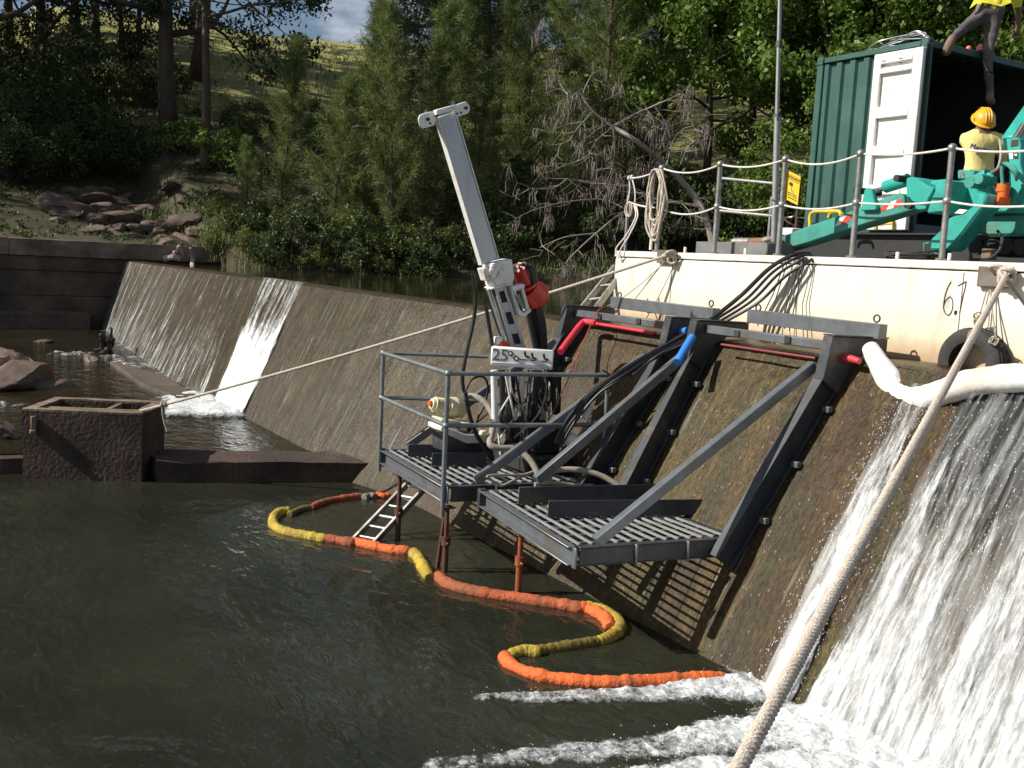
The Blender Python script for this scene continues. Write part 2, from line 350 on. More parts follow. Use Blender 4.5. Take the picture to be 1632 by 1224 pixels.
def fall(u_of, t0, t1, nu, nt, dens, off=.03, amp=.03, over=False, seed=0., m=None):
    """sheet of falling water on the face; u_of(a, t) gives the crest coordinate, dens(a, t) how white it is"""
    V_ = []; UV_ = []; D_ = []
    rows = [(t0+(t1-t0)*(k/(nt-1))) for k in range(nt)]
    for i in range(nu):
        a = i/(nu-1)
        for t in rows:
            uc = u_of(a, t); Ls = (foot_pt(uc)-crest_pt(uc)).length
            if t < 0: c = crest_pt(uc); p = Vector((uc, c.y-t*2.3, c.z+.035-max(0, -t-.1)*.0)); p.z += off*.5
            else:
                o = off+amp*fnoise((uc*7, t*2.2, seed), 1)+amp*.6*fnoise((uc*22, t*7, seed), 1); o *= min(1, .45+t*2.)
                p = face(uc, t, max(o, .006))
            V_.append(p); UV_.append((uc, t*Ls)); D_.append(dens(a, t))
    o = np_mesh('water', V_, grid_faces(nu, nt), m or M_fall, UV_, org=(0, 5, 0), kind='structure')
    at = o.data.attributes.new('dens', 'FLOAT', 'POINT'); at.data.foreach_set('value', np.array(D_, dtype=np.float32)); return o
sm = lambda x, a, b: float(np.clip((x-a)/(b-a), 0, 1)**2*(3-2*np.clip((x-a)/(b-a), 0, 1)))
edge = lambda a, w=.08: sm(a, 0, w)*sm(1-a, 0, w)
# far chute
fall(lambda a, t: -20.4+3.1*a, -.06, 1.0, 90, 60, lambda a, t: -.9+edge(a, .17)*(1.02+.52*sm(t, .22, .75)+.22*sm(abs(a-.5), .3, .48)*(1-sm(t, .3, .6))), .04, .05)
# thin films over the far part
fall(lambda a, t: -34.3+13.6*a, 0, 1.0, 200, 40, lambda a, t: -.03+.12*sm(t, .3, 1)+.07*sm(.5-a, 0, .5)-.5*(1-edge(a, .02)), .012, .01)
fall(lambda a, t: -17.1+6.*a, 0, 1.0, 100, 40, lambda a, t: -.17+.06*sm(t, .3, 1)-.5*(1-edge(a, .02)), .010, .008)
M_sheen = water_material('clear_sheet_water', (.030, .030, .026), [(9, (4, .5, 1), .02), (30, (4, .4, 1), .006)], .05)
_t = M_sheen.node_tree; _a = N(_t, 'ShaderNodeAttribute', attribute_name='dens'); _tr = N(_t, 'ShaderNodeBsdfTransparent'); _ms = N(_t, 'ShaderNodeMixShader')
_t.links.new(_a.outputs['Fac'], _ms.inputs['Fac']); _t.links.new(_tr.outputs[0], _ms.inputs[1]); _t.links.new(_t.nodes['Principled BSDF'].outputs[0], _ms.inputs[2]); _t.links.new(_ms.outputs[0], _t.nodes['Material Output'].inputs['Surface'])
def veil_material():
    m = bpy.data.materials.new('water_veil'); m.use_nodes = True; t = m.node_tree; b = t.nodes['Principled BSDF']; l = t.links.new; out = t.nodes['Material Output']
    b.inputs['Base Color'].default_value = (.80, .82, .83, 1); b.inputs['Roughness'].default_value = .5
    uv = N(t, 'ShaderNodeUVMap'); at = N(t, 'ShaderNodeAttribute', attribute_name='dens'); mp = N(t, 'ShaderNodeMapping'); mp.inputs['Scale'].default_value = (22, 1.3, 1); l(uv.outputs['UV'], mp.inputs['Vector'])
    n = N(t, 'ShaderNodeTexNoise'); n.inputs['Scale'].default_value = 1.; n.inputs['Detail'].default_value = 6; n.inputs['Roughness'].default_value = .6; l(mp.outputs['Vector'], n.inputs['Vector'])
    a = N(t, 'ShaderNodeMath', operation='ADD'); l(n.outputs['Fac'], a.inputs[0]); l(at.outputs['Fac'], a.inputs[1])
    mr = N(t, 'ShaderNodeMapRange'); mr.inputs['From Min'].default_value = .35; mr.inputs['From Max'].default_value = 1.05; mr.inputs['To Max'].default_value = .62; l(a.outputs[0], mr.inputs['Value'])
    tr = N(t, 'ShaderNodeBsdfTransparent'); ms = N(t, 'ShaderNodeMixShader'); l(mr.outputs[0], ms.inputs['Fac']); l(tr.outputs[0], ms.inputs[1]); l(b.outputs[0], ms.inputs[2]); l(ms.outputs[0], out.inputs['Surface']); return m
M_veil = veil_material()
def clear_sheet(u0, u1, t0, t1, nu, nt):
    V_ = []; D_ = []
    for i in range(nu):
        uc = u0+(u1-u0)*i/(nu-1)
        for k in range(nt):
            D_.append(1-sm(k/(nt-1), .35, .95))
            t = t0+(t1-t0)*k/(nt-1); c = crest_pt(uc)
            if t < 0: p = Vector((uc, c.y-t*2.6, c.z+.045+.008*fnoise((uc, t, 0), 5)))
            else: p = face(uc, t, .026+.018*sm(.05-t, 0, .05)+.012*fnoise((uc*14, t*2, 0), 1)*min(1, t*6))
            V_.append(p)
    o = np_mesh('water', V_, grid_faces(nu, nt), M_sheen, org=(0, 6, 2), kind='structure'); at = o.data.attributes.new('dens', 'FLOAT', 'POINT'); at.data.foreach_set('value', np.array(D_, dtype=np.float32))
clear_sheet(-4.44, 8., -.17, .72, 240, 44)
# stream below the white sock and the broad fall at the near end
fall(lambda a, t: -5.05+.02*t+(.46+.02*t)*a, .06, 1.12, 70, 150, lambda a, t: -1.0+edge(a, .30)*(1.06+.22*sm(t, .1, .6))*sm(t, .02, .10), .035, .05, seed=2.)
fall(lambda a, t: -4.60+.10*(1-t)+8.5*a**1.3, -.12, 1.12, 260, 170, lambda a, t: -.85+sm(a, 0, .04)*(.86+.13*sm(t, .12, .55)+.11*sm(t, .5, 1.05)), .05, .07, seed=5.)
fall(lambda a, t: -4.50+8.4*a**1.3, .22, 1.12, 200, 120, lambda a, t: -.85+sm(a, 0, .06)*(.75+.20*sm(t, .3, .8)), .13, .09, seed=9.)
fall(lambda a, t: -5.02+.50*a, .3, 1.12, 50, 100, lambda a, t: -1.0+edge(a, .4)*(1.03+.2*sm(t, .4, .8))*sm(t, .3, .5), .10, .07, seed=12.)

def foam_material():
    m = bpy.data.materials.new('white_foam'); m.use_nodes = True; t = m.node_tree; b = t.nodes['Principled BSDF']; l = t.links.new; out = t.nodes['Material Output']
    b.inputs['Roughness'].default_value = .45; g = N(t, 'ShaderNodeNewGeometry'); at = N(t, 'ShaderNodeAttribute', attribute_name='dens')
    def nzn(sc, det):
        n = N(t, 'ShaderNodeTexNoise'); n.inputs['Scale'].default_value = sc; n.inputs['Detail'].default_value = det; n.inputs['Roughness'].default_value = .7; n.inputs['Distortion'].default_value = .8; l(g.outputs['Position'], n.inputs['Vector']); return n.outputs['Fac']
    a = nzn(7, 7); c = nzn(28, 5)
    def mth(op, x, y):
        n = N(t, 'ShaderNodeMath', operation=op)
        for i, q in enumerate((x, y)):
            if isinstance(q, (int, float)): n.inputs[i].default_value = q
            else: l(q, n.inputs[i])
        return n.outputs[0]
    s = mth('ADD', mth('ADD', mth('MULTIPLY', a, 1.1), mth('MULTIPLY', c, .6)), at.outputs['Fac'])
    mr = N(t, 'ShaderNodeMapRange', interpolation_type='SMOOTHSTEP'); mr.inputs['From Min'].default_value = .92; mr.inputs['From Max'].default_value = 1.5; l(s, mr.inputs['Value'])
    cw = N(t, 'ShaderNodeValToRGB'); ce = cw.color_ramp.elements; ce[0].position = .35; ce[0].color = (.42, .44, .43, 1); ce[1].position = .6; ce[1].color = (.84, .86, .86, 1); l(c, cw.inputs['Fac']); l(cw.outputs['Color'], b.inputs['Base Color'])
    tr = N(t, 'ShaderNodeBsdfTransparent'); ms = N(t, 'ShaderNodeMixShader'); l(mr.outputs[0], ms.inputs['Fac']); l(tr.outputs[0], ms.inputs[1]); l(b.outputs[0], ms.inputs[2]); l(ms.outputs[0], out.inputs['Surface'])
    bp = N(t, 'ShaderNodeBump'); bp.inputs['Strength'].default_value = .7; bp.inputs['Distance'].default_value = .03; l(s, bp.inputs['Height']); l(bp.outputs['Normal'], b.inputs['Normal']); return m
M_foam = foam_material()
fall(lambda a, t: -4.50+8.4*a**1.3, .03, 1.12, 160, 90, lambda a, t: -.75+sm(a, 0, .05)*(.66+.16*sm(t, .2, .9)), .17, .05, seed=15., m=M_veil)
fall(lambda a, t: -5.03+.52*a, .06, 1.12, 50, 90, lambda a, t: -.85+edge(a, .4)*(.85+.2*sm(t, .2, .9)), .12, .05, seed=17., m=M_veil)
def foam_field(name, u0, u1, v0, v1, res, hfun, z0, m=M_foam):
    nu = int((u1-u0)/res); nv = int((v1-v0)/res); V_ = np.zeros((nu*nv, 3)); k = 0; keep = np.zeros(nu*nv, bool); D_ = np.zeros(nu*nv)
    for i in range(nu):
        u = u0+i*res
        for j in range(nv):
            v = v0+j*res; h = hfun(u, v); d = h*6 if not isinstance(h, tuple) else h[1]; h = h if not isinstance(h, tuple) else h[0]; V_[k] = (u, v, z0+h); keep[k] = h > -.03; D_[k] = d; k += 1
    f = grid_faces(nu, nv); f = f[keep[f].any(1)]
    used = np.unique(f); mp_ = -np.ones(nu*nv, int); mp_[used] = np.arange(len(used))
    o = np_mesh(name, V_[used], mp_[f], m, org=((u0+u1)/2, (v0+v1)/2, z0), kind='stuff'); at = o.data.attributes.new('dens', 'FLOAT', 'POINT'); at.data.foreach_set('value', D_[used].astype(np.float32)); return o
def seg_d(p, a, b):
    ab = b-a; t = np.clip((p-a).dot(ab)/max(ab.length_squared, 1e-6), 0, 1); return (p-a-ab*t).length, t
def band_mask(bands):
    bs = []
    for pts in bands:
        q = [(Vector((*Pz(x, y, 0).xy,)), r, s) for x, y, r, s in pts]; bs += list(zip(q[:-1], q[1:]))
    def f(u, v):
        p = Vector((u, v)); best = -1.
        for (a, ra, sa), (b, rb, sb) in bs:
            d, t = seg_d(p, a, b); r = ra+(rb-ra)*t; s = sa+(sb-sa)*t; best = max(best, min(1, (1-d/r)*1.7)*s)
        return best
    return f
near_mask = band_mask([[(1260, 1095, .42, 1.0), (1120, 1098, .26, .95), (1000, 1108, .17, .8), (880, 1112, .14, .75), (765, 1112, .09, .6)],
                       [(1500, 1180, .9, 1.35), (1330, 1165, .62, 1.25), (1180, 1172, .36, 1.0), (1050, 1190, .22, .8), (850, 1206, .16, .75), (690, 1222, .13, .6)],
                       [(1632, 1224, 1.2, 1.4), (1400, 1250, .75, 1.3), (1100, 1240, .3, .95), (700, 1290, .2, .6)], [(1190, 1080, .12, .8), (1150, 1068, .06, .5)]])
def near_h(u, v):
    k = near_mask(u, v)
    if k < -.9: return -.1
    p = (u, v, 0); n = fnoise(p, 4, 1)*.5+fnoise(p, 9, 2)*.4+fnoise(p, 22, 3)*.30+fnoise(p, 45, 3)*.16
    return max(.004, (max(k, 0)*.8+n-.25)*.05*(.35+max(k, 0))), k*.78-.24+.20*n
foam_field('foam', -7.4, 0.6, 1.2, 5.5, .021, near_h, 0.)
far_pts = [Pz(x, y, .2) for x, y in [(255, 632), (335, 628), (404, 668), (255, 665)]]
def far_h(u, v):
    p = Vector((u, v)); ds = []
    for a, b in zip(far_pts, far_pts[1:]+far_pts[:1]):
        e = (b-a).xy; n = Vector((-e.y, e.x)).normalized(); ds.append((p-a.xy).dot(n))
    d = min(ds) if sum(ds) > 0 else min(-x for x in ds)
    h = min(d*.30+.04, .09)+.05*fnoise((u, v, 0), 2.5)+.04*fnoise((u, v, 0), 7)-.02; return h, h*6+.28*sm(d, 0, .4)
foam_field('foam', -19.6, -13.6, 2., 6.2, .06, far_h, .2)
line_mask_pts = [Pz(x, y, .2) for x, y in [(160, 505), (180, 540), (225, 578), (265, 603), (300, 622), (340, 645)]]
def line_h(u, v):
    p = Vector((u, v)); d = min(seg_d(p, a.xy, b.xy)[0] for a, b in zip(line_mask_pts[:-1], line_mask_pts[1:]))
    h = .05-d*.22+.06*fnoise((u, v, 0), 2.)+.06*fnoise((u, v, 0), 6); return min(h, .045), h*5-.1
foam_field('foam', -38, -17.5, 4.2, 6.2, .09, line_h, .2)
foot_line = [Pz(x, y, 0.) for x, y in [(640, 790), (700, 820), (765, 856), (790, 870)]]
def line2_h(u, v):
    p = Vector((u, v)); d = min(seg_d(p, a.xy, b.xy)[0] for a, b in zip(foot_line[:-1], foot_line[1:]))
    return .012-d*.30+.03*fnoise((u, v, 0), 6.)+.02*fnoise((u, v, 0), 16)
foam_field('foam', -11.5, -7.4, 4.9, 5.7, .025, line2_h, 0)
# small rapids between the boulders
def rap(pix, z, r, name='foam'):
    ps = [Pz(x, y, z) for x, y in pix]
    def h(u, v):
        p = Vector((u, v)); d = min(seg_d(p, a.xy, b.xy)[0] for a, b in zip(ps[:-1], ps[1:]))
        return .05*(1-d/r)+.06*fnoise((u, v, 1), 4.)+.05*fnoise((u, v, 0), 11)-.015
    us_ = [p.x for p in ps]; vs_ = [p.y for p in ps]
    foam_field(name, min(us_)-r*1.3, max(us_)+r*1.3, min(vs_)-r*1.3, max(vs_)+r*1.3, .05, h, z)
rap([(98, 563), (112, 567), (124, 563)], .2, .42)
rap([(172, 567), (200, 582), (218, 592)], .2, .30)
rap([(0, 645), (20, 650), (36, 648)], .2, .25)
rap([(-10, 738), (14, 741), (36, 738)], .06, .14)
# flying drops
def drops(n, gen, name='spray'):
    T_ = np.array([(1, 0, 0), (-1, 0, 0), (0, 1, 0), (0, -1, 0), (0, 0, 1), (0, 0, -1)], float); F_ = np.array([(0, 2, 4), (2, 1, 4), (1, 3, 4), (3, 0, 4), (2, 0, 5), (1, 2, 5), (3, 1, 5), (0, 3, 5)])
    V_ = []; FF = []
    for i in range(n):
        c, r, d = gen(); d = Vector(d).normalized(); a = d.orthogonal().normalized(); b = d.cross(a); M = np.array([a*r[0], b*r[0], d*r[1]])
        FF.append(F_+len(V_)*6); V_.append(T_ @ M+np.array(c))
    np_mesh(name, np.concatenate(V_), np.concatenate(FF), M_drop, org=(-4, 5, 0), kind='stuff')
M_drop = bpy.data.materials.new('water_drops'); M_drop.use_nodes = True; _b = M_drop.node_tree.nodes['Principled BSDF']; _b.inputs['Base Color'].default_value = (.85, .87, .88, 1); _b.inputs['Roughness'].default_value = .08
rr = random.uniform
def g_face(u0, u1, t0, t1, e=1.):
    def g():
        t = t0+(t1-t0)*random.random()**e; uc = rr(u0, u1); o = rr(.03, .12); p = face(uc, t, o); r = rr(.0012, .0030); return p, (r, r*rr(1.5, 5)), (rr(-.15, .15), -.55, -.84)
    return g
drops(1200, g_face(-5.0, -4.58, .08, 1.1)); drops(3800, g_face(-4.5, -1., .03, 1.1)); 
def g_foam():
    while True:
        u = rr(-6.5, -1.5); v = rr(2., 5.3); k = near_mask(u, v)
        if k > .35: r = rr(.0015, .0045); return (u, v, .02+abs(random.gauss(0, .06))*k), (r, r*rr(.8, 1.6)), (rr(-1, 1), rr(-1, 1), 1)
drops(600, g_foam)
# ------------------------------------------------------------------ river bank and hill
def edge_u(v): return float(np.interp(v, [-60, 9, 9.6, 12, 16, 20, 26, 32, 45, 60, 90], [-34.5, -34.5, -31.3, -30.2, -29, -27.8, -26, -22, -12, -3, 6]))
def ground(u, v):
    d = edge_u(v)-u
    d *= 1-.10*sm(v, 15, 32)
    wall = sm(v, 8.8, 9.6)
    if d < 0: h = (2.10+d*.9)*wall+(1-wall)*(2.55+d*9)
    else:
        h = 2.72-.5*wall+wall*.9*min(d/1.4, 1)+.10*min(d, 4)
        x = max(0, d-4); h += .335*min(x, 48); h -= .05*max(0, x-48)
    h += .004*max(-10, min(60, v-8))*min(max(d, 0), 40)/40*6*.6
    return h+(.22*fnoise((u, v, 0), .35)+.10*fnoise((u, v, 0), 1.1))*min(1, max(0, d+.5))
def ground_material():
    m = mat('grassy_bank', (.10, .10, .035), .9, var=.35, scale=1.2, bump=.8, bscale=9)
    t = m.node_tree; l = t.links.new; b = t.nodes['Principled BSDF']; old = b.inputs['Base Color'].links[0].from_socket
    g = N(t, 'ShaderNodeNewGeometry'); sx = N(t, 'ShaderNodeSeparateXYZ'); l(g.outputs['Position'], sx.inputs[0])
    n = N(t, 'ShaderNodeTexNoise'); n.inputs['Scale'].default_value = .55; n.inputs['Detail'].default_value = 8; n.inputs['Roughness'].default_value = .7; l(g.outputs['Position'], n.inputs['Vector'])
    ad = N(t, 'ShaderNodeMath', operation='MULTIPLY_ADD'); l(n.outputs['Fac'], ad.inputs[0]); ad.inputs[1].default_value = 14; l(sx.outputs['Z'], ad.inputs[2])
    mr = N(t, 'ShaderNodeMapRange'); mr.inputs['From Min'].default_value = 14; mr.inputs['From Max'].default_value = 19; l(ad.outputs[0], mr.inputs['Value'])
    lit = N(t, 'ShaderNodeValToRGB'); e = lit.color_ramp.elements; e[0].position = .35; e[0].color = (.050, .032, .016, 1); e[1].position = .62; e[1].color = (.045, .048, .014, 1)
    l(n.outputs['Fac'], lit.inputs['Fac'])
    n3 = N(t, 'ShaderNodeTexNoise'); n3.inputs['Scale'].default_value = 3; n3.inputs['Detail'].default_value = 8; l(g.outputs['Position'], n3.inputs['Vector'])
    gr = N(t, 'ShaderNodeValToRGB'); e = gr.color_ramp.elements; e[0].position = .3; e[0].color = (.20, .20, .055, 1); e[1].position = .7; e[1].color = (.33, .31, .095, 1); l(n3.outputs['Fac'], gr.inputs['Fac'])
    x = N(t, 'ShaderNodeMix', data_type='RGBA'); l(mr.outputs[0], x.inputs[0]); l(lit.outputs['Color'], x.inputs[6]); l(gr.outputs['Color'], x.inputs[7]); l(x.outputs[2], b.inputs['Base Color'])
    return m
gu = np.concatenate([np.linspace(-260, -95, 30), np.linspace(-94, -46, 70), np.linspace(-45.5, 10, 130)]); gv = np.concatenate([np.linspace(-90, -12, 40), np.linspace(-11, 45, 130), np.linspace(46, 150, 50)])
np_mesh('terrain', [(u, v, ground(u, v)) for u in gu for v in gv], grid_faces(len(gu), len(gv)), ground_material(), org=(-60, 20, 0), kind='structure')

# grass: hanging blades along the water's edge and tufts over the bank (nobody could count it)
M_grass = mat('bank_grass', (.10, .14, .030), .7, var=.5, scale=.8)
M_dry = mat('dry_grass', (.22, .19, .08), .8, var=.4, scale=1.)
def blades(name, pts, m, hmin, hmax, per, spread, wd=.03):
    P = np.repeat(np.asarray(pts, float), per, 0); n = len(P); P[:, :2] += np.random.normal(0, spread, (n, 2))
    h = np.random.uniform(hmin, hmax, n); az = np.random.uniform(0, 6.283, n); ln = np.random.uniform(.15, .8, n)*h
    s = np.stack([-np.sin(az), np.cos(az), 0*az], 1)*wd*.5; d = np.stack([np.cos(az)*ln, np.sin(az)*ln, 0*az], 1)
    mid = P+d*.35+np.array([0, 0, 1])*(h*.7)[:, None]; tip = P+d+np.array([0, 0, 1])*(h*np.random.uniform(.55, 1, n))[:, None]
    V_ = np.stack([P-s, P+s, mid+s*.8, mid-s*.8, tip, tip], 1)
    base = np.arange(n)[:, None]*6; F_ = np.concatenate([base+np.array([0, 1, 2, 3]), base+np.array([3, 2, 4, 5])], 0)
    return np_mesh(name, V_.reshape(-1, 3), F_, m, org=tuple(np.mean(P, 0)), kind='stuff')
gp = []
for i in range(620):
    v = rr(9.0, 27); d = abs(random.gauss(0, 1.6))+.45; u = edge_u(v)-d; gp.append((u, v, ground(u, v)-.03))
blades('grass', gp, M_grass, .06, .22, 30, .28, .016)
gp = []
for i in range(380):
    v = rr(9.8, 24); d = rr(.2, 6); u = edge_u(v)-d; gp.append((u, v, ground(u, v)-.03))
blades('grass', gp, M_dry, .08, .30, 24, .25, .014)
gp = []
for i in range(2600):
    v = rr(-14, 40); u = rr(-98, -52); gp.append((u, v, ground(u, v)-.03))
blades('grass', gp, M_dry, .12, .45, 5, .35, .06)

# ------------------------------------------------------------------ foliage
def leaf_mat(name, base, tr=.35, var=.45, scale=.9):
    m = mat(name, base, .5, var=var, scale=scale, spec=.35); t = m.node_tree; l = t.links.new; b = t.nodes['Principled BSDF']; o = t.nodes['Material Output']
    td = N(t, 'ShaderNodeBsdfTranslucent'); col = b.inputs['Base Color'].links[0].from_socket; l(col, td.inputs['Color'])
    ms = N(t, 'ShaderNodeMixShader'); ms.inputs['Fac'].default_value = tr; l(b.outputs[0], ms.inputs[1]); l(td.outputs[0], ms.inputs[2]); l(ms.outputs[0], o.inputs['Surface']); return m
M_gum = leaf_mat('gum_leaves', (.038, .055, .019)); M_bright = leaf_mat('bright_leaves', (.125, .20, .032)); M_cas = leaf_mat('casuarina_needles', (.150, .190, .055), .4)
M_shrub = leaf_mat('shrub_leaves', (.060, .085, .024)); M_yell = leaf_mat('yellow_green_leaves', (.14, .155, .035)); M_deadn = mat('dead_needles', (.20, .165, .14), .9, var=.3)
M_bark = mat('bark', (.085, .062, .045), .9, var=.45, scale=4, bump=.8, stretch=(1, 1, .2)); M_barkp = mat('pale_bark', (.17, .125, .095), .85, var=.45, scale=3, bump=.6, stretch=(1, 1, .25))
M_deadw = mat('dead_wood', (.26, .22, .19), .85, var=.3, scale=6, stretch=(1, 1, .3))
def leaf_arrays(C, Rr, per, size, flat=.55):
    n = len(C)*per; c = np.repeat(np.asarray(C, float), per, 0); r = np.repeat(np.asarray(Rr, float), per)
    d = np.random.normal(size=(n, 3)); d /= np.linalg.norm(d, axis=1)[:, None]
    rad = np.random.random(n)**.45; p = c+d*(r*rad)[:, None]*np.array([1, 1, .8])
    a = np.random.normal(size=(n, 3)); a[:, 2] -= .5; a /= np.linalg.norm(a, axis=1)[:, None]
    nr = d*.6+np.random.normal(size=(n, 3))*.6; b = np.cross(nr, a); b /= np.linalg.norm(b, axis=1)[:, None]+1e-9
    L_ = (size*np.random.uniform(.6, 1.35, n))[:, None]; w = L_*flat*.5
    V_ = np.stack([p, p+a*L_*.45+b*w, p+a*L_, p+a*L_*.45-b*w], 1).reshape(-1, 3)
    return V_, np.arange(n*4).reshape(-1, 4)
def needle_arrays(base, dirs, length, width):
    n = len(base); base = np.asarray(base, float); dirs = np.asarray(dirs, float); dirs /= np.linalg.norm(dirs, axis=1)[:, None]
    s = np.cross(dirs, np.random.normal(size=(n, 3))); s /= np.linalg.norm(s, axis=1)[:, None]+1e-9
    L_ = (length*np.random.uniform(.6, 1.3, n))[:, None]; mid = base+dirs*L_*.55; tip = base+dirs*L_; tip[:, 2] -= L_[:, 0]*.18; w = width*.5
    V_ = np.stack([base-s*w, base+s*w, mid+s*w*1.2, mid-s*w*1.2, tip, tip-s*w*.2], 1)
    b6 = np.arange(n)[:, None]*6; return V_.reshape(-1, 3), np.concatenate([b6+np.array([0, 1, 2, 3]), b6+np.array([3, 2, 4, 5])], 0)
def limb(mb, a, d, length, r, depth, tips, wig=.18, lift=.1, rnd=random, n=5, kids=3, minr=.012):
    p = Vector(a); d = Vector(d).normalized(); pts = [p.copy()]; rs = [r]
    for i in range(n):
        d = (d+Vector((rnd.gauss(0, wig), rnd.gauss(0, wig), rnd.gauss(lift, wig*.6)))).normalized(); p = p+d*length/n; pts.append(p.copy()); rs.append(max(minr, r*(1-.75*(i+1)/n)))
    mb.tube(pts, rs, 6 if depth > 1 else 5)
    if depth <= 0: tips.append(pts[-1]); tips.append(pts[-2]); return
    for k in range(kids):
        i = rnd.randint(2, n); q = pts[i]; t = rnd.uniform(0, 6.283); s = d.orthogonal().normalized(); s = (Matrix.Rotation(t, 3, d) @ s)
        limb(mb, q, d*.6+s*rnd.uniform(.5, 1.1), length*rnd.uniform(.5, .75), max(minr, rs[i]*.7), depth-1, tips, wig, lift, rnd, n, kids, minr)
    tips.append(pts[-1])
def mb_mesh(mb, name, m):
    me = bpy.data.meshes.new(name); me.from_pydata([tuple(p) for p in mb.v], [], mb.f); me.validate(); me.shade_smooth(); me.materials.append(m); return me
def arr_mesh(name, V_, F_, m):
    o = np_mesh(name, V_, F_, m); me = o.data; bpy.data.objects.remove(o); return me
def broad_proto(h, base, spread, per, size, m, bark, seed, r=.25, trunk_wig=.08, nl=9, crad=.75):
    rnd = random.Random(seed); np.random.seed(seed); mb = MB(); tips = []; p = Vector((0, 0, -.3)); pts = [p.copy()]; rs = [r*1.35]; d = Vector((0, 0, 1))
    for i in range(9):
        d = (d+Vector((rnd.gauss(0, trunk_wig), rnd.gauss(0, trunk_wig), .12))).normalized(); p = p+d*(h*.85/9); pts.append(p.copy()); rs.append(r*(1-.85*(i+1)/9))
    mb.tube(pts, rs, 9)
    for k in range(nl):
        f = base/h+(1-base/h)*.9*k/nl; i = min(8, int(f/.85*9)); q = pts[i].lerp(pts[i+1], min(1, f/.85*9-i)); t = k*2.4+rnd.uniform(-.4, .4)
        limb(mb, q, (math.cos(t), math.sin(t), .20), spread*(1.05-.5*f)*rnd.uniform(.75, 1.1), rs[i]*.5, 1, tips, .2, .02, rnd, 5, 3)
    limb(mb, pts[-1], (0, 0, 1), h*.2, rs[-1], 1, tips, .25, .1, rnd)
    C = np.array([tuple(t) for t in tips]); Rr = np.random.uniform(.55, 1.25, len(C))*crad
    V_, F_ = leaf_arrays(C, Rr, per, size); return mb_mesh(mb, 'trunk', bark), arr_mesh('crown', V_, F_, m)
def cas_proto(h, wid, seed, m=None, per=13, r=.08, base=.08):
    rnd = random.Random(seed); np.random.seed(seed); mb = MB(); p = Vector((0, 0, -.2)); pts = [p.copy()]; rs = [r]; d = Vector((0, 0, 1)); n = 14
    for i in range(n):
        d = (d+Vector((rnd.gauss(0, .05), rnd.gauss(0, .05), .2))).normalized(); p = p+d*h/n; pts.append(p.copy()); rs.append(r*(1-.93*(i+1)/n))
    mb.tube(pts, rs, 7); B = []; D = []
    nb = int(h*9)
    for k in range(nb):
        f = base+(1-base)*k/nb; i = min(n-1, int(f*n)); q = pts[i].lerp(pts[i+1], f*n-i); t = k*2.39996+rnd.uniform(-.5, .5)
        ln = wid*(1.15-f)**.8*rnd.uniform(.55, 1.2)*(1 if f > .15 else .7); dd = Vector((math.cos(t), math.sin(t), rnd.uniform(.35, .9))).normalized(); bp = [q]; x = q.copy()
        for s in range(5):
            dd = (dd+Vector((rnd.gauss(0, .12), rnd.gauss(0, .12), .08))).normalized(); x = x+dd*ln/5; bp.append(x.copy())
        mb.tube(bp, [max(.006, r*.3*(1-f)*(1-j/6)) for j in range(6)], 4, False)
        for s in range(1, 6):
            for z in range(per):
                B.append(tuple(bp[s-1].lerp(bp[s], rnd.random())+Vector((rnd.gauss(0, .07), rnd.gauss(0, .07), rnd.gauss(0, .07))))); D.append((dd.x*.7+rnd.gauss(0, .55), dd.y*.7+rnd.gauss(0, .55), dd.z*.7+rnd.gauss(.05, .5)))
    V_, F_ = needle_arrays(B, D, .34, .013); return mb_mesh(mb, 'trunk', M_bark), arr_mesh('crown', V_, F_, m or M_cas)
def shrub_proto(h, w, seed, m, per=70, size=.14, n=26):
    rnd = random.Random(seed); np.random.seed(seed); mb = MB(); C = []
    for k in range(n):
        t = rnd.uniform(0, 6.283); rr_ = w*.5*rnd.random()**.5; q = Vector((math.cos(t)*rr_, math.sin(t)*rr_, h*rnd.uniform(.18, .95)*(1-.45*(rr_/(w*.5))**2)))
        mb.tube([(q.x*.1, q.y*.1, -.15), (q.x*.5, q.y*.5, q.z*.55), q], [.03, .02, .008], 4, False); C.append(tuple(q))
    V_, F_ = leaf_arrays(C, np.random.uniform(.6, 1.2, n)*min(h, w)*.22, per, size); return mb_mesh(mb, 'trunk', M_bark), arr_mesh('crown', V_, F_, m)
def put(proto, name, loc, label, cat='tree', rz=0., sc=1., group=None, sz=None):
    t = thing(name, label, cat, loc, group); t.rotation_euler.z = rz; t.scale = (sc, sc, sz or sc)
    for nm, me in zip(('trunk', 'crown'), proto):
        o = bpy.data.objects.new(nm, me); COL.objects.link(o); o.parent = t; o['_o'] = t['_o']
    return t
def at(x, D):
    d = ray(x, 405); p = CAM+d*D; return Vector((p.x, p.y, ground(p.x, p.y)))
def Pd(x, y, D): return CAM+ray(x, y)*D
random.seed(3)
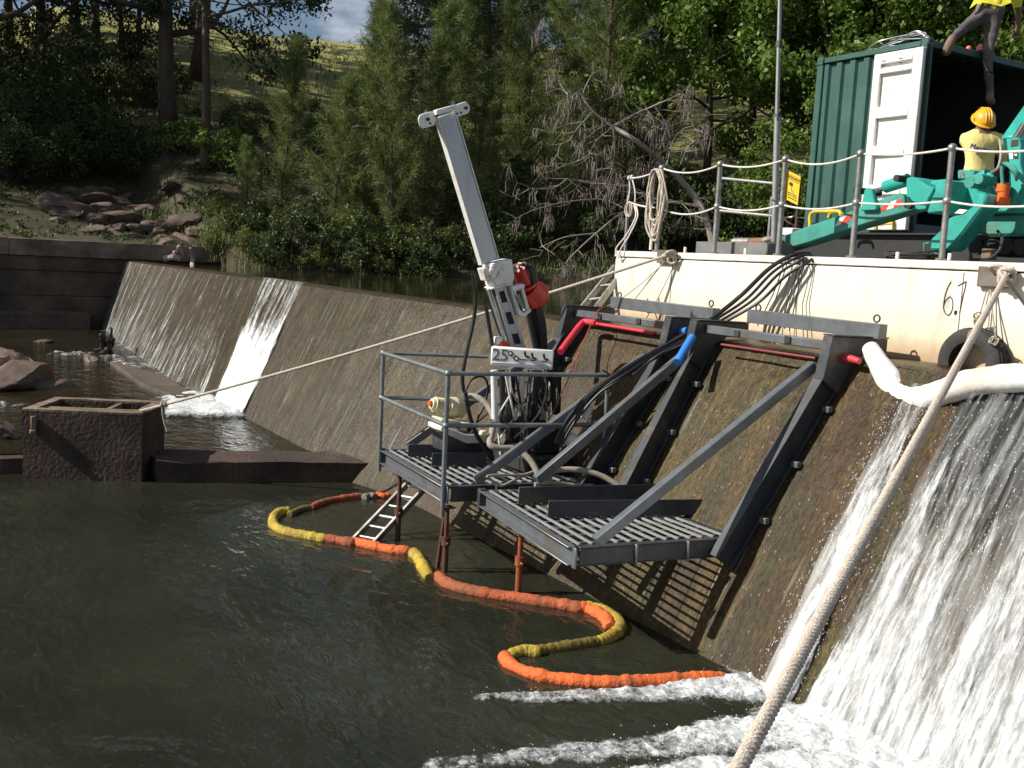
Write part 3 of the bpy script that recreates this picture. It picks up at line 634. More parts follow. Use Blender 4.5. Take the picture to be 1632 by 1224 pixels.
# --- big trees on the left bank
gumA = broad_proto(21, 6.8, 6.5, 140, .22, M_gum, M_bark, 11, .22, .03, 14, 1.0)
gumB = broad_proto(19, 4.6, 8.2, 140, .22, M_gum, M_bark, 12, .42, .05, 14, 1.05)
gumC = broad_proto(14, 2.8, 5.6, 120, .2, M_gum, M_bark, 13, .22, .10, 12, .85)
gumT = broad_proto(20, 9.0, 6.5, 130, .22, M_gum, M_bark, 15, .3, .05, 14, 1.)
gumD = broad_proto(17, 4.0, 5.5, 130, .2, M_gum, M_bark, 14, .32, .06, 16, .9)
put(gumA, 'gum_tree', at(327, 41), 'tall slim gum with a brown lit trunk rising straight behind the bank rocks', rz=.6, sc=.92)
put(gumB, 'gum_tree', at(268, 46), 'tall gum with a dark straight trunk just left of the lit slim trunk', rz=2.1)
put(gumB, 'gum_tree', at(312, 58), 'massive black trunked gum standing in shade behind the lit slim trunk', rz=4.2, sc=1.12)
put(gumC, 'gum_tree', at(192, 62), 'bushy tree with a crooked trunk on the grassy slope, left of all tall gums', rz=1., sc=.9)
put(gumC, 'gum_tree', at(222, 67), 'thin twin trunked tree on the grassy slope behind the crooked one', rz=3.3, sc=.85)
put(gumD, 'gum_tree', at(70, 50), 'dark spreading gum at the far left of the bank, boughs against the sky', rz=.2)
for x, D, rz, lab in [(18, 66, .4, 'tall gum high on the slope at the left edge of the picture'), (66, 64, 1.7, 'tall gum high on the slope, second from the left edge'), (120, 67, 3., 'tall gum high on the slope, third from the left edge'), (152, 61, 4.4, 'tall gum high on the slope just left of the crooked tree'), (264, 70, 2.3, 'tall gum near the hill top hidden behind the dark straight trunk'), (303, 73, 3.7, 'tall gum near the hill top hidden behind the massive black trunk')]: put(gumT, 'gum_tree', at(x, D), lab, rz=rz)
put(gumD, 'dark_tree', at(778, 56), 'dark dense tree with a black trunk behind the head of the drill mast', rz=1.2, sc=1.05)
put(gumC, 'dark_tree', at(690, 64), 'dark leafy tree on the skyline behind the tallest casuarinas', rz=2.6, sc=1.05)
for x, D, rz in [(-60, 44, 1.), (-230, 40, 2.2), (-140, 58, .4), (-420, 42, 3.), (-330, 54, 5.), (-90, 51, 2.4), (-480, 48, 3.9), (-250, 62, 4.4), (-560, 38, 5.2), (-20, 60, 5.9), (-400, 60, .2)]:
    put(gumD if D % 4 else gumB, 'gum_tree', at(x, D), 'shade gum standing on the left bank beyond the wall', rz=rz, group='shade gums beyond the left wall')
# --- dark undergrowth on the left bank
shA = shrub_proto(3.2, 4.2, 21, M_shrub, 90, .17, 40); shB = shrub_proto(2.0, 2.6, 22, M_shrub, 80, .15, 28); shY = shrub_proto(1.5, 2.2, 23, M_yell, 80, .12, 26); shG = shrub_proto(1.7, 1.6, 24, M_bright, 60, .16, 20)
for x, D, s, rz in [(12, 39.2, .75, 0), (58, 40, .8, 1.2), (-25, 39.5, .8, 2), (104, 41, .75, 3.1), (148, 42.5, .8, 4.2), (20, 42, 1.1, 0), (75, 46, 1.2, 1), (130, 44, 1.1, 2), (-40, 44, 1.3, 3), (160, 52, 1.1, 4), (40, 54, 1.3, 5), (110, 60, 1.0, .5), (235, 50, .9, 1.5), (10, 47, 1.2, 2.2), (200, 43, .8, 2.9), (395, 46, .6, 4.4), (480, 47, .7, 3.7), (520, 44, .7, 1.)]:  # some added to darken bare slope that lies in shade
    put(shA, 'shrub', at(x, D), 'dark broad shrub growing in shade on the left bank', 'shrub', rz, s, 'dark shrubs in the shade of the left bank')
put(shG, 'shrub', at(288, 43.5), 'pale green leafy sapling between the two tallest trunks', 'shrub', .5, 1.0)
put(shG, 'shrub', at(358, 41), 'bright green leafy shrub at the right side of the lit slim trunk', 'shrub', 1.9, 1.25)
put(shG, 'shrub', at(372, 42.5), 'smaller leafy shrub beside the first casuarina, below its top', 'shrub', 2.9, .9)
# --- leaf litter and seedlings under the left trees (nobody could count them)
np.random.seed(8); C = []; Rr = []
for i in range(900):
    v = rr(-12, 14); u = edge_u(v)-rr(.8, 24); C.append((u, v, ground(u, v)+.06)); Rr.append(rr(.15, .5))
for i in range(500):
    v = rr(10, 30); u = edge_u(v)-rr(.3, 14); C.append((u, v, ground(u, v)+.08)); Rr.append(rr(.15, .5))
V_, F_ = leaf_arrays(C, Rr, 34, .13); np_mesh('undergrowth', V_, F_, M_shrub, org=(-42, 4, 4), kind='stuff', smooth=False)
V_, F_ = leaf_arrays([(c[0]+rr(-1, 1), c[1]+rr(-1, 1), 0) for c in C[:700]], [.6]*700, 22, .10, .4); V_ = V_.copy()
for i in range(0, len(V_), 4):
    g_ = ground(float(V_[i, 0]), float(V_[i, 1])); V_[i:i+4, 2] = g_+.02+.15*(V_[i:i+4, 2]-V_[i:i+4, 2].mean())
np_mesh('leaf_litter', V_, F_, mat('leaf_litter', (.13, .075, .04), .9, var=.5, scale=3), org=(-42, 4, 4), kind='stuff', smooth=False)
# --- casuarinas
casA = cas_proto(8.2, 1.9, 31, per=24); casB = cas_proto(9.0, 2.1, 32, per=24); casC = cas_proto(6.0, 1.9, 33, per=24); casD = cas_proto(13.5, 3.0, 34, per=24, r=.16); casE = cas_proto(9.5, 2.4, 35, leaf_mat('shaded_casuarina_needles', (.062, .082, .028), .25), per=18)  # second-row needles darkened, putting the shade behind the front row into colour
put(casA, 'casuarina_tree', at(445, 36.5), 'slender dark casuarina sapling standing apart at the water, nearest the wall', rz=0, sc=.80)
put(casC, 'casuarina_tree', at(392, 36.2), 'low bushy casuarina at the end of the concrete wall', rz=2, sc=.46)
put(casB, 'casuarina_tree', at(575, 36), 'feathery casuarina with a forked pointed top against the grass hill', rz=1, sc=.92)
put(casB, 'casuarina_tree', at(625, 34.5), 'olive casuarina in the middle of the clump left of the drill mast', rz=3.4, sc=.90)
put(casC, 'casuarina_tree', at(528, 35), 'short spreading casuarina at the left foot of the clump', rz=4.4, sc=.95)
put(casA, 'casuarina_tree', at(668, 35.5), 'upright casuarina directly behind the arm of the drill mast', rz=5, sc=1.0)
put(casB, 'casuarina_tree', at(715, 38.5), 'tall casuarina behind the drill mast head', rz=.6, sc=1.05)
put(casC, 'casuarina_tree', at(745, 36), 'low casuarina at the right of the drill mast, above the water', rz=2.5, sc=1.05)
put(casD, 'casuarina_tree', at(955, 40), 'very tall casuarina with a bare upper stem behind the dead branches', rz=.4, sc=1.05)
put(casD, 'casuarina_tree', at(868, 42), 'tall drooping casuarina left of the dead branches', rz=2.4, sc=.98)
put(casB, 'casuarina_tree', at(820, 38), 'young casuarina right of the drill mast and below the tall ones', rz=4.1, sc=1.0)
put(casC, 'casuarina_tree', at(905, 36.5), 'bushy casuarina at the waterline under the dead branches', rz=5.2, sc=1.05)
put(casD, 'casuarina_tree', at(1020, 46), 'tall casuarina behind the bright leafy tree', rz=1.4, sc=1.05)
# --- low shrubs at the water
for x, D, p, lab, s in [(560, 33.5, shY, 'yellow green shrub at the water below the casuarina clump', .75), (635, 33, shY, 'yellow green shrub overhanging the water left of the drill mast', .85), (722, 34, shY, 'yellow green shrub at the water behind the drill mast gearbox', .7),
                        (795, 37, shB, 'dark glossy shrub right of the drill mast beam', 1.6), (352, 35.5, shY, 'grassy yellow shrub beside the rock heap at the end of the wall', .6), (855, 36, shY, 'yellow green shrub at the water under the lowest dead branch', .8), (600, 38, shB, 'dark shrub inside the casuarina clump', 1.2), (1010, 37, shB, 'dark shrub at the foot of the dead tree', 1.2)]:
    put(p, 'shrub', at(x, D), lab, 'shrub', x*.1, s)
k_ = 0; k2_ = -1
gp = []
for i in range(420):
    v = rr(8.2, 11.5); u = edge_u(v)-rr(.1, 7); gp.append((u, v, ground(u, v)-.03))
blades('grass', gp, M_grass, .08, .3, 26, .22, .016)
for i, x in enumerate(range(395, 720, 36)):
    put(shB if i % 3 else shY, 'shrub', at(x, 32.4-.5*(i % 2)), 'small dark shrub hanging into the reservoir, '+'first second third fourth fifth sixth seventh eighth ninth tenth'.split()[i]+' of the front row from the wall end', 'shrub', x*.2, .5+.08*(i % 3), 'front row shrubs at the reservoir edge')
ORD = 'first second third fourth fifth sixth seventh eighth ninth tenth eleventh twelfth thirteenth fourteenth fifteenth sixteenth seventeenth eighteenth'.split()
for x, D, p, s in [(346, 33.4, shY, .55), (362, 32.4, shB, .5), (372, 33.6, shY, .55), (392, 33.8, shB, .6), (412, 34.2, shY, .6), (440, 34.2, shB, .6), (470, 34, shY, .7), (500, 33.6, shB, .75), (530, 33.3, shY, .6), (590, 32.8, shB, .8), (665, 33, shB, .8), (690, 32.8, shY, .6), (755, 33.6, shB, .8), (830, 35.2, shB, .9), (885, 35.6, shY, .7), (930, 36, shB, 1.)]:
    k_ += 1; put(p, "shrub", at(x, D), 'low overhanging shrub at the far waterline, '+ORD[k_-1]+' of the hedge from the wall end', 'shrub', x*.3, s, 'low shrubs along the far waterline')
for x, D, p, s in [(600, 42, casE, .8), (655, 41, casE, .95), (690, 43, casE, 1.15), (780, 43, casE, 1.0), (835, 46, casD, .95), (920, 47, casD, 1.0), (985, 44, casE, 1.2)]:
    k2_ += 1; put(p, 'casuarina_tree', at(x, D), 'shaded casuarina of the second row, '+ORD[k2_]+' from the left', rz=x*.7, sc=s, group='casuarinas of the second row')
# --- bright leafy trees on the right
brA = broad_proto(13, 4.6, 4.6, 150, .24, M_bright, M_bark, 41, .22, .06, 18, .85); brB = broad_proto(11, 2.0, 4.2, 150, .22, M_bright, M_bark, 42, .2, .08, 16, .8)
for x, D, p, s, rz, lab in [(1110, 41, brA, 1.0, 0, 'bright green leafy tree between the dead branches and the tall pole'), (1195, 44, brA, 1.08, 2, 'bright green leafy tree directly behind the tall pole'), (1290, 40, brA, 1.02, 4, 'leafy tree rising behind the left end of the green container'),
                            (1380, 42, brA, 1.05, 1.1, 'leafy tree behind the roof of the green container'), (1460, 39, brB, 1.15, 3.1, 'leafy tree behind the boot of the climbing man'), (1545, 43, brA, 1.05, 5.1, 'leafy tree behind the yellow shirt of the climbing man'), (1640, 40, brB, 1.2, .3, 'leafy tree at the right edge behind the container'),
                            (1050, 50, brA, 1.1, 2.7, 'green tree deep behind the dead branches'), (1262, 35, brB, .62, 1.7, 'low creeper covered tree between tall pole and container')]:
    put(p, 'leafy_tree', at(x, D), lab, rz=rz, sc=s)
k_ = -1
for x, D, s, rz in [(1085, 39, 1.2, 2), (1150, 38.5, 1.1, 0), (1210, 38, 1.1, 1), (1330, 40, 1.2, 3), (1420, 41, 1.2, 4), (1520, 41, 1.2, 5)]:
    k_ += 1; put(shA, 'shrub', at(x, D), 'dark undergrowth shrub behind the barge, '+ORD[k_]+' from the dead tree', 'shrub', rz, s, 'dark shrubs behind the barge')
# far wood behind everything: one mass
np.random.seed(5); C = []; Rr = []
for i in range(420):
    x = rr(640, 1800); D = rr(56, 85); p = at(x, D); h = rr(1, 16); C.append((p.x, p.y, p.z+h)); Rr.append(rr(.9, 2.0))
V_, F_ = leaf_arrays(C, Rr, 75, .42); np_mesh('woods', V_, F_, M_gum, org=(-55, 30, 5), kind='stuff', smooth=False)

# --- dead tree leaning over the reservoir
random.seed(17); D0 = 31
dt = thing('dead_tree', 'bare grey dead tree leaning left over the reservoir beside the barge', 'tree', Pd(1135, 400, D0))
mb = MB(); tips = []
main = [[(1140, 410), (1118, 330), (1062, 264), (1010, 222), (977, 202), (945, 178), (930, 150), (948, 112)], [(977, 202), (1005, 186), (1030, 174), (1062, 160), (1085, 150)], [(1062, 264), (1078, 215), (1112, 205)], [(977, 202), (980, 235), (975, 270), (960, 300)],
        [(945, 178), (920, 205), (905, 225), (880, 232)], [(930, 150), (905, 150), (890, 128), (880, 100)], [(1118, 330), (1060, 322), (1000, 335), (950, 372), (905, 415), (895, 440)], [(1000, 335), (960, 318), (900, 322), (860, 332)], [(1060, 322), (1010, 300), (960, 292), (905, 285)], [(950, 372), (900, 378), (860, 395)], [(977, 202), (950, 225), (935, 250), (905, 262)], [(1030, 174), (1045, 195), (1046, 215)], [(1085, 262), (1100, 230), (1130, 222)], [(905, 285), (880, 300), (840, 300)]]
for i, pl in enumerate(main):
    pts = curve_pts([Pd(x, y, D0+random.uniform(-.5, .5)+(.0 if k else 0)) for k, (x, y) in enumerate(pl)], 5); r0 = .11 if i == 0 else (.05 if i in (1, 6) else .028)
    mb.tube(pts, [max(.010, r0*(1-.85*k/len(pts))) for k in range(len(pts))], 6)
    for k in range(3, len(pts), 3):
        d = (pts[k]-pts[k-1]).normalized()
        for z in range(1+k%2): limb(mb, pts[k], d*.5+Vector((rr(-1, 1), rr(-1, 1), rr(-.7, .6))), rr(.4, 1.2), .016, 1, tips, .25, -.03, random, 4, 3, .006)
mb.build('trunk', M_deadw, dt)
B = []; Dn = []
for tp in tips:
    if random.random() < .16:
        for z in range(11): B.append(tuple(tp+Vector((rr(-.14, .14), rr(-.14, .14), rr(-.10, .10))))); Dn.append((rr(-.4, .4), rr(-.4, .4), -1))
V_, F_ = needle_arrays(B, Dn, .34, .016); np_mesh('crown', V_, F_, M_deadn, parent=dt, org=dt['_o'])

# ------------------------------------------------------------------ rocks
def rock_mesh(seed, sx, sy, sz, sub=4, planes=11):
    rnd = random.Random(seed); bm = bmesh.new(); bmesh.ops.create_icosphere(bm, subdivisions=sub, radius=1)
    pl = [(Vector((rnd.gauss(0, 1), rnd.gauss(0, 1), rnd.gauss(.3, 1.3))).normalized(), rnd.uniform(.38, .80)) for _ in range(planes)]
    for v in bm.verts:
        p = v.co.copy()
        for n, d in pl:
            q = p.dot(n)-d
            if q > 0: p -= n*q
        p += p.normalized()*(.12*mnoise.noise(p*1.8+Vector((seed, 0, 0)))+.06*mnoise.noise(p*5)+.03*mnoise.noise(p*13)); v.co = Vector((p.x*sx, p.y*sy, p.z*sz))
    me = bpy.data.meshes.new('rock'); bm.to_mesh(me); bm.free(); me.shade_smooth(); me.set_sharp_from_angle(angle=R(28)); return me
M_rock = mat('bank_rock', (.15, .10, .078), .85, var=.5, scale=2.2, bump=.7, bscale=7, dirt=(.045, .036, .03), dirt_amt=.5)
M_wrock = mat('river_boulder', (.125, .078, .055), .6, var=.5, scale=1.6, bump=1.2, bscale=5, dirt=(.06, .045, .035), dirt_amt=.45)
def rock(loc, sx, sy, sz, seed, label, m, group=None, rz=0., tilt=0., name='rock', sub=3):
    me = rock_mesh(seed, sx, sy, sz, sub); me.materials.append(m); o = bpy.data.objects.new(name, me); COL.objects.link(o); o.location = loc; o.rotation_euler = (tilt, tilt*.6, rz); o['_o'] = tuple(loc)
    return tag(o, label, 'rock', group)
random.seed(23)
rk = [(85, 372, .9), (105, 362, .85), (112, 376, .9), (132, 352, .8), (152, 362, .95), (192, 370, .95), (238, 356, .9), (258, 372, .9), (300, 362, .9), (284, 380, .8), (180, 385, .7), (105, 366, .7), (122, 372, .75), (140, 360, .7), (150, 375, .8), (168, 366, .75), (185, 356, .7), (178, 378, .7), (205, 368, .8), (222, 360, .7), (232, 376, .75), (250, 366, .8), (262, 380, .7), (275, 362, .75), (290, 372, .7), (312, 374, 1.0), (120, 350, .6), (160, 346, .6), (200, 345, .6), (240, 346, .6), (275, 346, .6), (300, 352, .55), (325, 366, .6), (95, 384, .6), (145, 386, .6), (215, 384, .6)]
for i, (x, y, s) in enumerate(rk):
    D = 36.2+(386-y)*.11-max(0, x-245)*.040; p = Pd(x, y+6, D); p.z = max(ground(p.x, p.y)-.05, p.z-.25); k = s*1.05
    rock(p, k*rr(.8, 1.25), k*rr(.7, 1.1), k*rr(.38, .6), 100+i, 'brown angular rock in the heap on the bank above the concrete wall', M_rock, 'brown rocks heaped on the bank', rr(0, 6), rr(-.3, .3))
def zrock(x0, x1, ybase, z, sy, sz, seed, label, rz=0., m=None):
    a = Pz(x0, ybase, z); b = Pz(x1, ybase, z); c = (a+b)/2; w = (b-a).length/2
    return rock((c.x, c.y, z), w*1.15, sy, sz, seed, label, m or M_wrock, None, rz+math.atan2((b-a).y, (b-a).x), 0, 'boulder', 4)
zrock(-30, 72, 592, .2, 1.0, .62, 201, 'flat topped brown boulder farthest back in the upper pool', 0)
zrock(-60, 98, 612, .2, 1.1, .52, 207, 'large reddish boulder sloping into the upper pool, left of the caisson', 0)
zrock(-50, 36, 690, .2, .6, .35, 203, 'low dark boulder half hidden behind the concrete caisson', .1)
zrock(48, 112, 616, .2, .35, .22, 204, 'small wet rock at the tip of the reddish boulder', .3)
zrock(52, 88, 545, .2, .3, .12, 205, 'low wet rock barely above the upper pool', .3)
zrock(128, 158, 574, .2, .4, .3, 206, 'dark wet rock beside the broken stick at the foot of the weir', .2)

# ------------------------------------------------------------------ left wall
M_conc = mat('old_dark_concrete', (.120, .086, .060), .85, var=.4, scale=1.2, bump=.6, bscale=12, dirt=(.035, .028, .022), dirt_amt=.55)
M_concl = mat('weathered_coping_concrete', (.215, .160, .118), .85, var=.35, scale=1.4, bump=.5, bscale=14, dirt=(.07, .055, .045), dirt_amt=.4)
wall = thing('retaining_wall', 'dark stained concrete abutment wall of stacked courses at the far end of the weir', 'wall', (-34.3, 0, 0))
y0, y1 = -22., 9.3
def wall_course(name, z0, z1, x, m, n, gap=.008):
    for k in range(n):
        a = y0+(y1-y0)*k/n+gap/2; b = y0+(y1-y0)*(k+1)/n-gap/2
        MB().box((x-.4+rr(-.012, .012), (a+b)/2, (z0+z1)/2), (.8, b-a, z1-z0-.01)).build(name, m, wall, .012)
wall_course('coping', 2.36, 2.88, -33.86, M_concl, 5); wall_course('course', 1.92, 2.36, -33.96, M_conc, 3); wall_course('course', 1.15, 1.92, -33.99, M_conc, 2); wall_course('course', -.2, 1.15, -33.97, M_conc, 2)
MB().box((-33.5, -8.4, .2), (.9, 27.2, .98)).build('footing', M_conc, wall, .05)
MB().box((-34.6, (y0+y1)/2, 1.2), (.4, y1-y0-.05, 2.7)).build('core', M_conc, wall)

# ------------------------------------------------------------------ stepped ledge and caisson
M_cais = mat('rusty_caisson_concrete', (.085, .050, .033), .9, var=.5, scale=3, bump=.9, bscale=22, dirt=(.028, .020, .016), dirt_amt=.6)
ledge = thing('apron_ledge', 'low dark concrete ledge holding back the shallow upper pool', 'ledge', (-12.6, 3.5, 0))
def prism_z(poly, z0, z1): return MB().prism([(x, y, z0) for x, y in poly], (0, 0, z1-z0))
def rough_slab(name, poly, z0, z1, m, parent, amp=.03):
    mb = prism_z(poly, z0, z1); o = mb.build(name, m, parent); bm = bmesh.new(); bm.from_mesh(o.data); bmesh.ops.triangulate(bm, faces=bm.faces); bmesh.ops.subdivide_edges(bm, edges=bm.edges, cuts=9, use_grid_fill=True)
    for v in bm.verts:
        p = v.co+Vector(o['_o']); v.co += Vector((fnoise(p, 3, 1), fnoise(p, 3, 2), fnoise(p, 3, 3)*.6))*amp+Vector((fnoise(p, 11, 1), fnoise(p, 11, 2), fnoise(p, 11, 3)*.5))*amp*.5
    bm.to_mesh(o.data); bm.free(); o.data.shade_smooth(); o.data.set_sharp_from_angle(angle=R(45)); return o
rough_slab('slab', [(-12.62, 2.75), (-11.62, 5.75), (-12.3, 6.1), (-13.35, 2.75)], -.6, .265, M_cais, ledge, .05)
rough_slab('slab', [(-14.0, -8), (-13.72, 1.3), (-13.5, 2.6), (-13.9, 2.6), (-14.3, 1.5), (-14.7, -8)], -.6, .17, M_cais, ledge, .04)
strip = MB().prism([tuple(Pz(x, y, .2).xy)+(.15,) for x, y in [(175, 580), (235, 596), (258, 602), (318, 638), (285, 641), (225, 618)]], (0, 0, .13)).build('concrete_slab', M_conc, bevel=.02)
tag(strip, 'broken concrete slab awash at the foot of the weir', 'slab')
M_caist = mat('caisson_rim_concrete', (.20, .145, .10), .9, var=.35, scale=4, bump=.8, bscale=22, dirt=(.09, .06, .04), dirt_amt=.4)
A = Vector((-13.36, 1.33)); Bq = Vector((-12.71, 2.59)); e1 = (Bq-A).normalized(); e2 = Vector((-e1.y, e1.x)); W_ = (Bq-A).length; Dp = 1.05; HZ = .84; th = .13
cais = thing('caisson', 'square open topped concrete caisson standing in the pool below the weir', 'caisson', (A.x, A.y, 0))
def cq(s, t): p = A+e1*s+e2*t; return (p.x, p.y)
for nm, q in [('front_wall', [(0, 0), (W_, 0), (W_, th), (0, th)]), ('back_wall', [(0, Dp-th), (W_, Dp-th), (W_, Dp), (0, Dp)]), ('side_wall', [(0, th+.002), (th, th+.002), (th, Dp-th-.002), (0, Dp-th-.002)]), ('side_wall', [(W_-th, th+.002), (W_, th+.002), (W_, Dp-th-.002), (W_-th, Dp-th-.002)])]:
    rough_slab(nm, [cq(*x) for x in q], -.5, HZ, M_cais, cais, .016)
    rough_slab('rim', [cq(*x) for x in q], HZ-.004, HZ+.022, M_caist, cais, .012)
prism_z([cq(th, th), cq(W_-th, th), cq(W_-th, Dp-th), cq(th, Dp-th)], .1, .3).build('floor', M_cais, cais)
M_timber = mat('grey_brown_timber', (.17, .115, .07), .8, var=.35, scale=5, stretch=(1, 1, 1), bump=.4)
MB().beam((*cq(.05, .42), HZ-.06), (*cq(W_-.04, .40), HZ-.06), .09, .10).build('crossbeam', M_timber, cais, .006)
MB().beam((*cq(W_*.62, .44), HZ-.05), (*cq(W_*.62, Dp-.05), HZ-.05), .07, .08).build('crossbeam', M_timber, cais, .006)
MB().beam((*cq(.14, -.03), HZ-.06), (*cq(.14, -.03), HZ-.24), .05, .06, (0, 1, 0)).box((*cq(.14, -.05), HZ-.25), (.09, .07, .05)).build('bracket', M_timber, cais, .008)

# ------------------------------------------------------------------ driftwood and broken stick
M_drift = mat('bleached_driftwood', (.42, .36, .31), .85, var=.25, scale=6, bump=.4)
random.seed(31)
def wood(name, paths, label, m, D, r):
    mb = MB(); tips = []
    for pl in paths:
        pts = curve_pts([Pd(x, y, D+rr(-.3, .3)) for x, y in pl], 4); mb.tube(pts, [max(.02, r*(1-.7*k/len(pts))*(1+.35*fnoise((k, r, D), .9))) for k in range(len(pts))], 7)
    o = mb.build(name, m); return tag(o, label, 'driftwood')
wood('driftwood', [[(218, 412), (226, 404), (238, 394), (232, 393)], [(220, 404), (232, 408), (246, 412), (262, 410), (276, 415)], [(228, 413), (232, 398)], [(258, 412), (262, 404)]], 'pale knotted driftwood stump lodged on the weir crest', M_drift, 33, .14)
wood('driftwood', [[(262, 413), (274, 410), (290, 408), (284, 394), (288, 393)], [(272, 412), (280, 400)], [(276, 409), (287, 414)]], 'pale forked driftwood lodged on the crest, between stump and upright stick', M_drift, 32.6, .11)
wood('driftwood', [[(306, 428), (307, 412), (303, 395)]], 'single upright white stick standing on the weir crest', M_drift, 32.5, .09)
M_stick = mat('wet_black_wood', (.035, .025, .02), .5, var=.3)
wood('broken_stick', [[(160, 568), (172, 555), (176, 530), (177, 523)], [(168, 562), (163, 540), (160, 532)], [(170, 560), (178, 548), (181, 540)], [(150, 562), (172, 560), (190, 575)]], 'dark broken branch sticking up at the foot of the weir', M_stick, 24.5, .10)
# ================================================================== BARGE
random.seed(41)
def hull_material():
    m = mat('cream_hull_paint', (.76, .72, .62), .5, var=.06, scale=2, bump=.12, bscale=20); t = m.node_tree; l = t.links.new; b = t.nodes['Principled BSDF']; old = b.inputs['Base Color'].links[0].from_socket
    g = N(t, 'ShaderNodeNewGeometry'); sx = N(t, 'ShaderNodeSeparateXYZ'); l(g.outputs['Position'], sx.inputs[0])
    def nzn(sc, st, det=6):
        mp = N(t, 'ShaderNodeMapping'); mp.inputs['Scale'].default_value = st; l(g.outputs['Position'], mp.inputs['Vector'])
        n = N(t, 'ShaderNodeTexNoise'); n.inputs['Scale'].default_value = sc; n.inputs['Detail'].default_value = det; n.inputs['Roughness'].default_value = .65; l(mp.outputs['Vector'], n.inputs['Vector']); return n.outputs['Fac']
    def mr(v, a, b2, c=0, d=1):
        n = N(t, 'ShaderNodeMapRange'); n.inputs['From Min'].default_value = a; n.inputs['From Max'].default_value = b2; n.inputs['To Min'].default_value = c; n.inputs['To Max'].default_value = d; l(v, n.inputs['Value']); return n.outputs[0]
    def mul(a, b2):
        n = N(t, 'ShaderNodeMath', operation='MULTIPLY'); l(a, n.inputs[0]); l(b2, n.inputs[1]); return n.outputs[0]
    def over(f, c, old):
        x = N(t, 'ShaderNodeMix', data_type='RGBA'); l(f, x.inputs[0]); l(old, x.inputs[6]); x.inputs[7].default_value = (*c, 1); return x.outputs[2]
    ad = N(t, 'ShaderNodeMath', operation='MULTIPLY_ADD'); l(nzn(2.2, (1, 1, .5)), ad.inputs[0]); ad.inputs[1].default_value = -.35; l(sx.outputs['Z'], ad.inputs[2])
    c = over(mr(ad.outputs[0], 2.62, 2.22), (.72, .60, .42), old)                       # rust wash above the waterline
    c = over(mr(ad.outputs[0], 2.32, 2.12, 0, .85), (.42, .27, .15), c)
    c = over(mul(mr(nzn(3, (1.6, 1, .22)), .52, .66, 0, .7), mr(nzn(1.1, (1, 1, .4)), .40, .56)), (.30, .29, .27), c)   # scuffs
    c = over(mul(mr(nzn(6, (1.5, 1, .08)), .62, .72, 0, .45), mr(sx.outputs['Z'], 3.0, 2.5)), (.52, .33, .16), c)         # rust runs
    l(c, b.inputs['Base Color']); return m
M_hull = hull_material(); M_deck = mat('dark_deck_plate', (.09, .085, .08), .8, var=.3, scale=3); M_brk = mat('weathered_bracket_steel', (.15, .125, .105), .7, var=.3, scale=9)
HV = 7.32; DZ = 3.13
barge = thing('barge', 'flat cream painted steel work barge with rusty waterline moored above the weir', 'barge', (0, 10, 2))
MB().box((-.8, 10.6, 2.52), (17.6, 6.56, 1.06)).build('hull', M_hull, barge, .02)
MB().box((-.8, 10.6, 3.094), (17.6, 6.57, .068)).build('gunwale', M_hull, barge, .008)
MB().box((-.8, 10.65, 3.132), (17.4, 6.3, .008)).build('deck', M_deck, barge)
for u in (-8.55, -6.72, -5.0, -3.2): MB().box((u, HV-.001, 2.54), (.006, .006, 1.0)).build('weld_seam', M_brk, barge)
for (x0, y0_, x1, y1_) in [(1047, 398, 1073, 420), (1559, 424, 1601, 459)]:
    a = Pv(x0, y0_, HV-.05); b = Pv(x1, y1_, HV-.05); MB().box(((a.x+b.x)/2, HV-.025, (a.z+b.z)/2), (abs(b.x-a.x), .055, abs(a.z-b.z))).build('mooring_bracket', M_brk, barge, .008)
for x, y in [(1092, 396), (1188, 399), (1430, 411), (1513, 414)]:
    p = Pv(x, y, HV+.02); MB().box((p.x, HV+.02, DZ+.03), (.03, .02, .06)).build('deck_lug', M_hull, barge, .003)
M_ink = mat('black_marker', (.03, .03, .03), .7)
def zz(X, Y): return Pv(1490+X/15.3, 440+Y/15.3, HV-.003)
mb = MB()
for st in ([(395, 140), (340, 225), (290, 340), (250, 470), (225, 600), (210, 740), (222, 830), (260, 915), (320, 955), (360, 930), (395, 885), (425, 790), (438, 680), (420, 570), (385, 515), (345, 510), (285, 570), (240, 640), (215, 720)], [(555, 240), (650, 190), (760, 130)], [(760, 140), (735, 290), (690, 470), (640, 710), (600, 900)], [(515, 840), (490, 930)]):
    mb.tube(curve_pts([zz(*p) for p in st], 4), .004 if len(st) > 2 or st[0][0] == 555 else .011, 6)
mb.build('lettering', M_ink, barge)

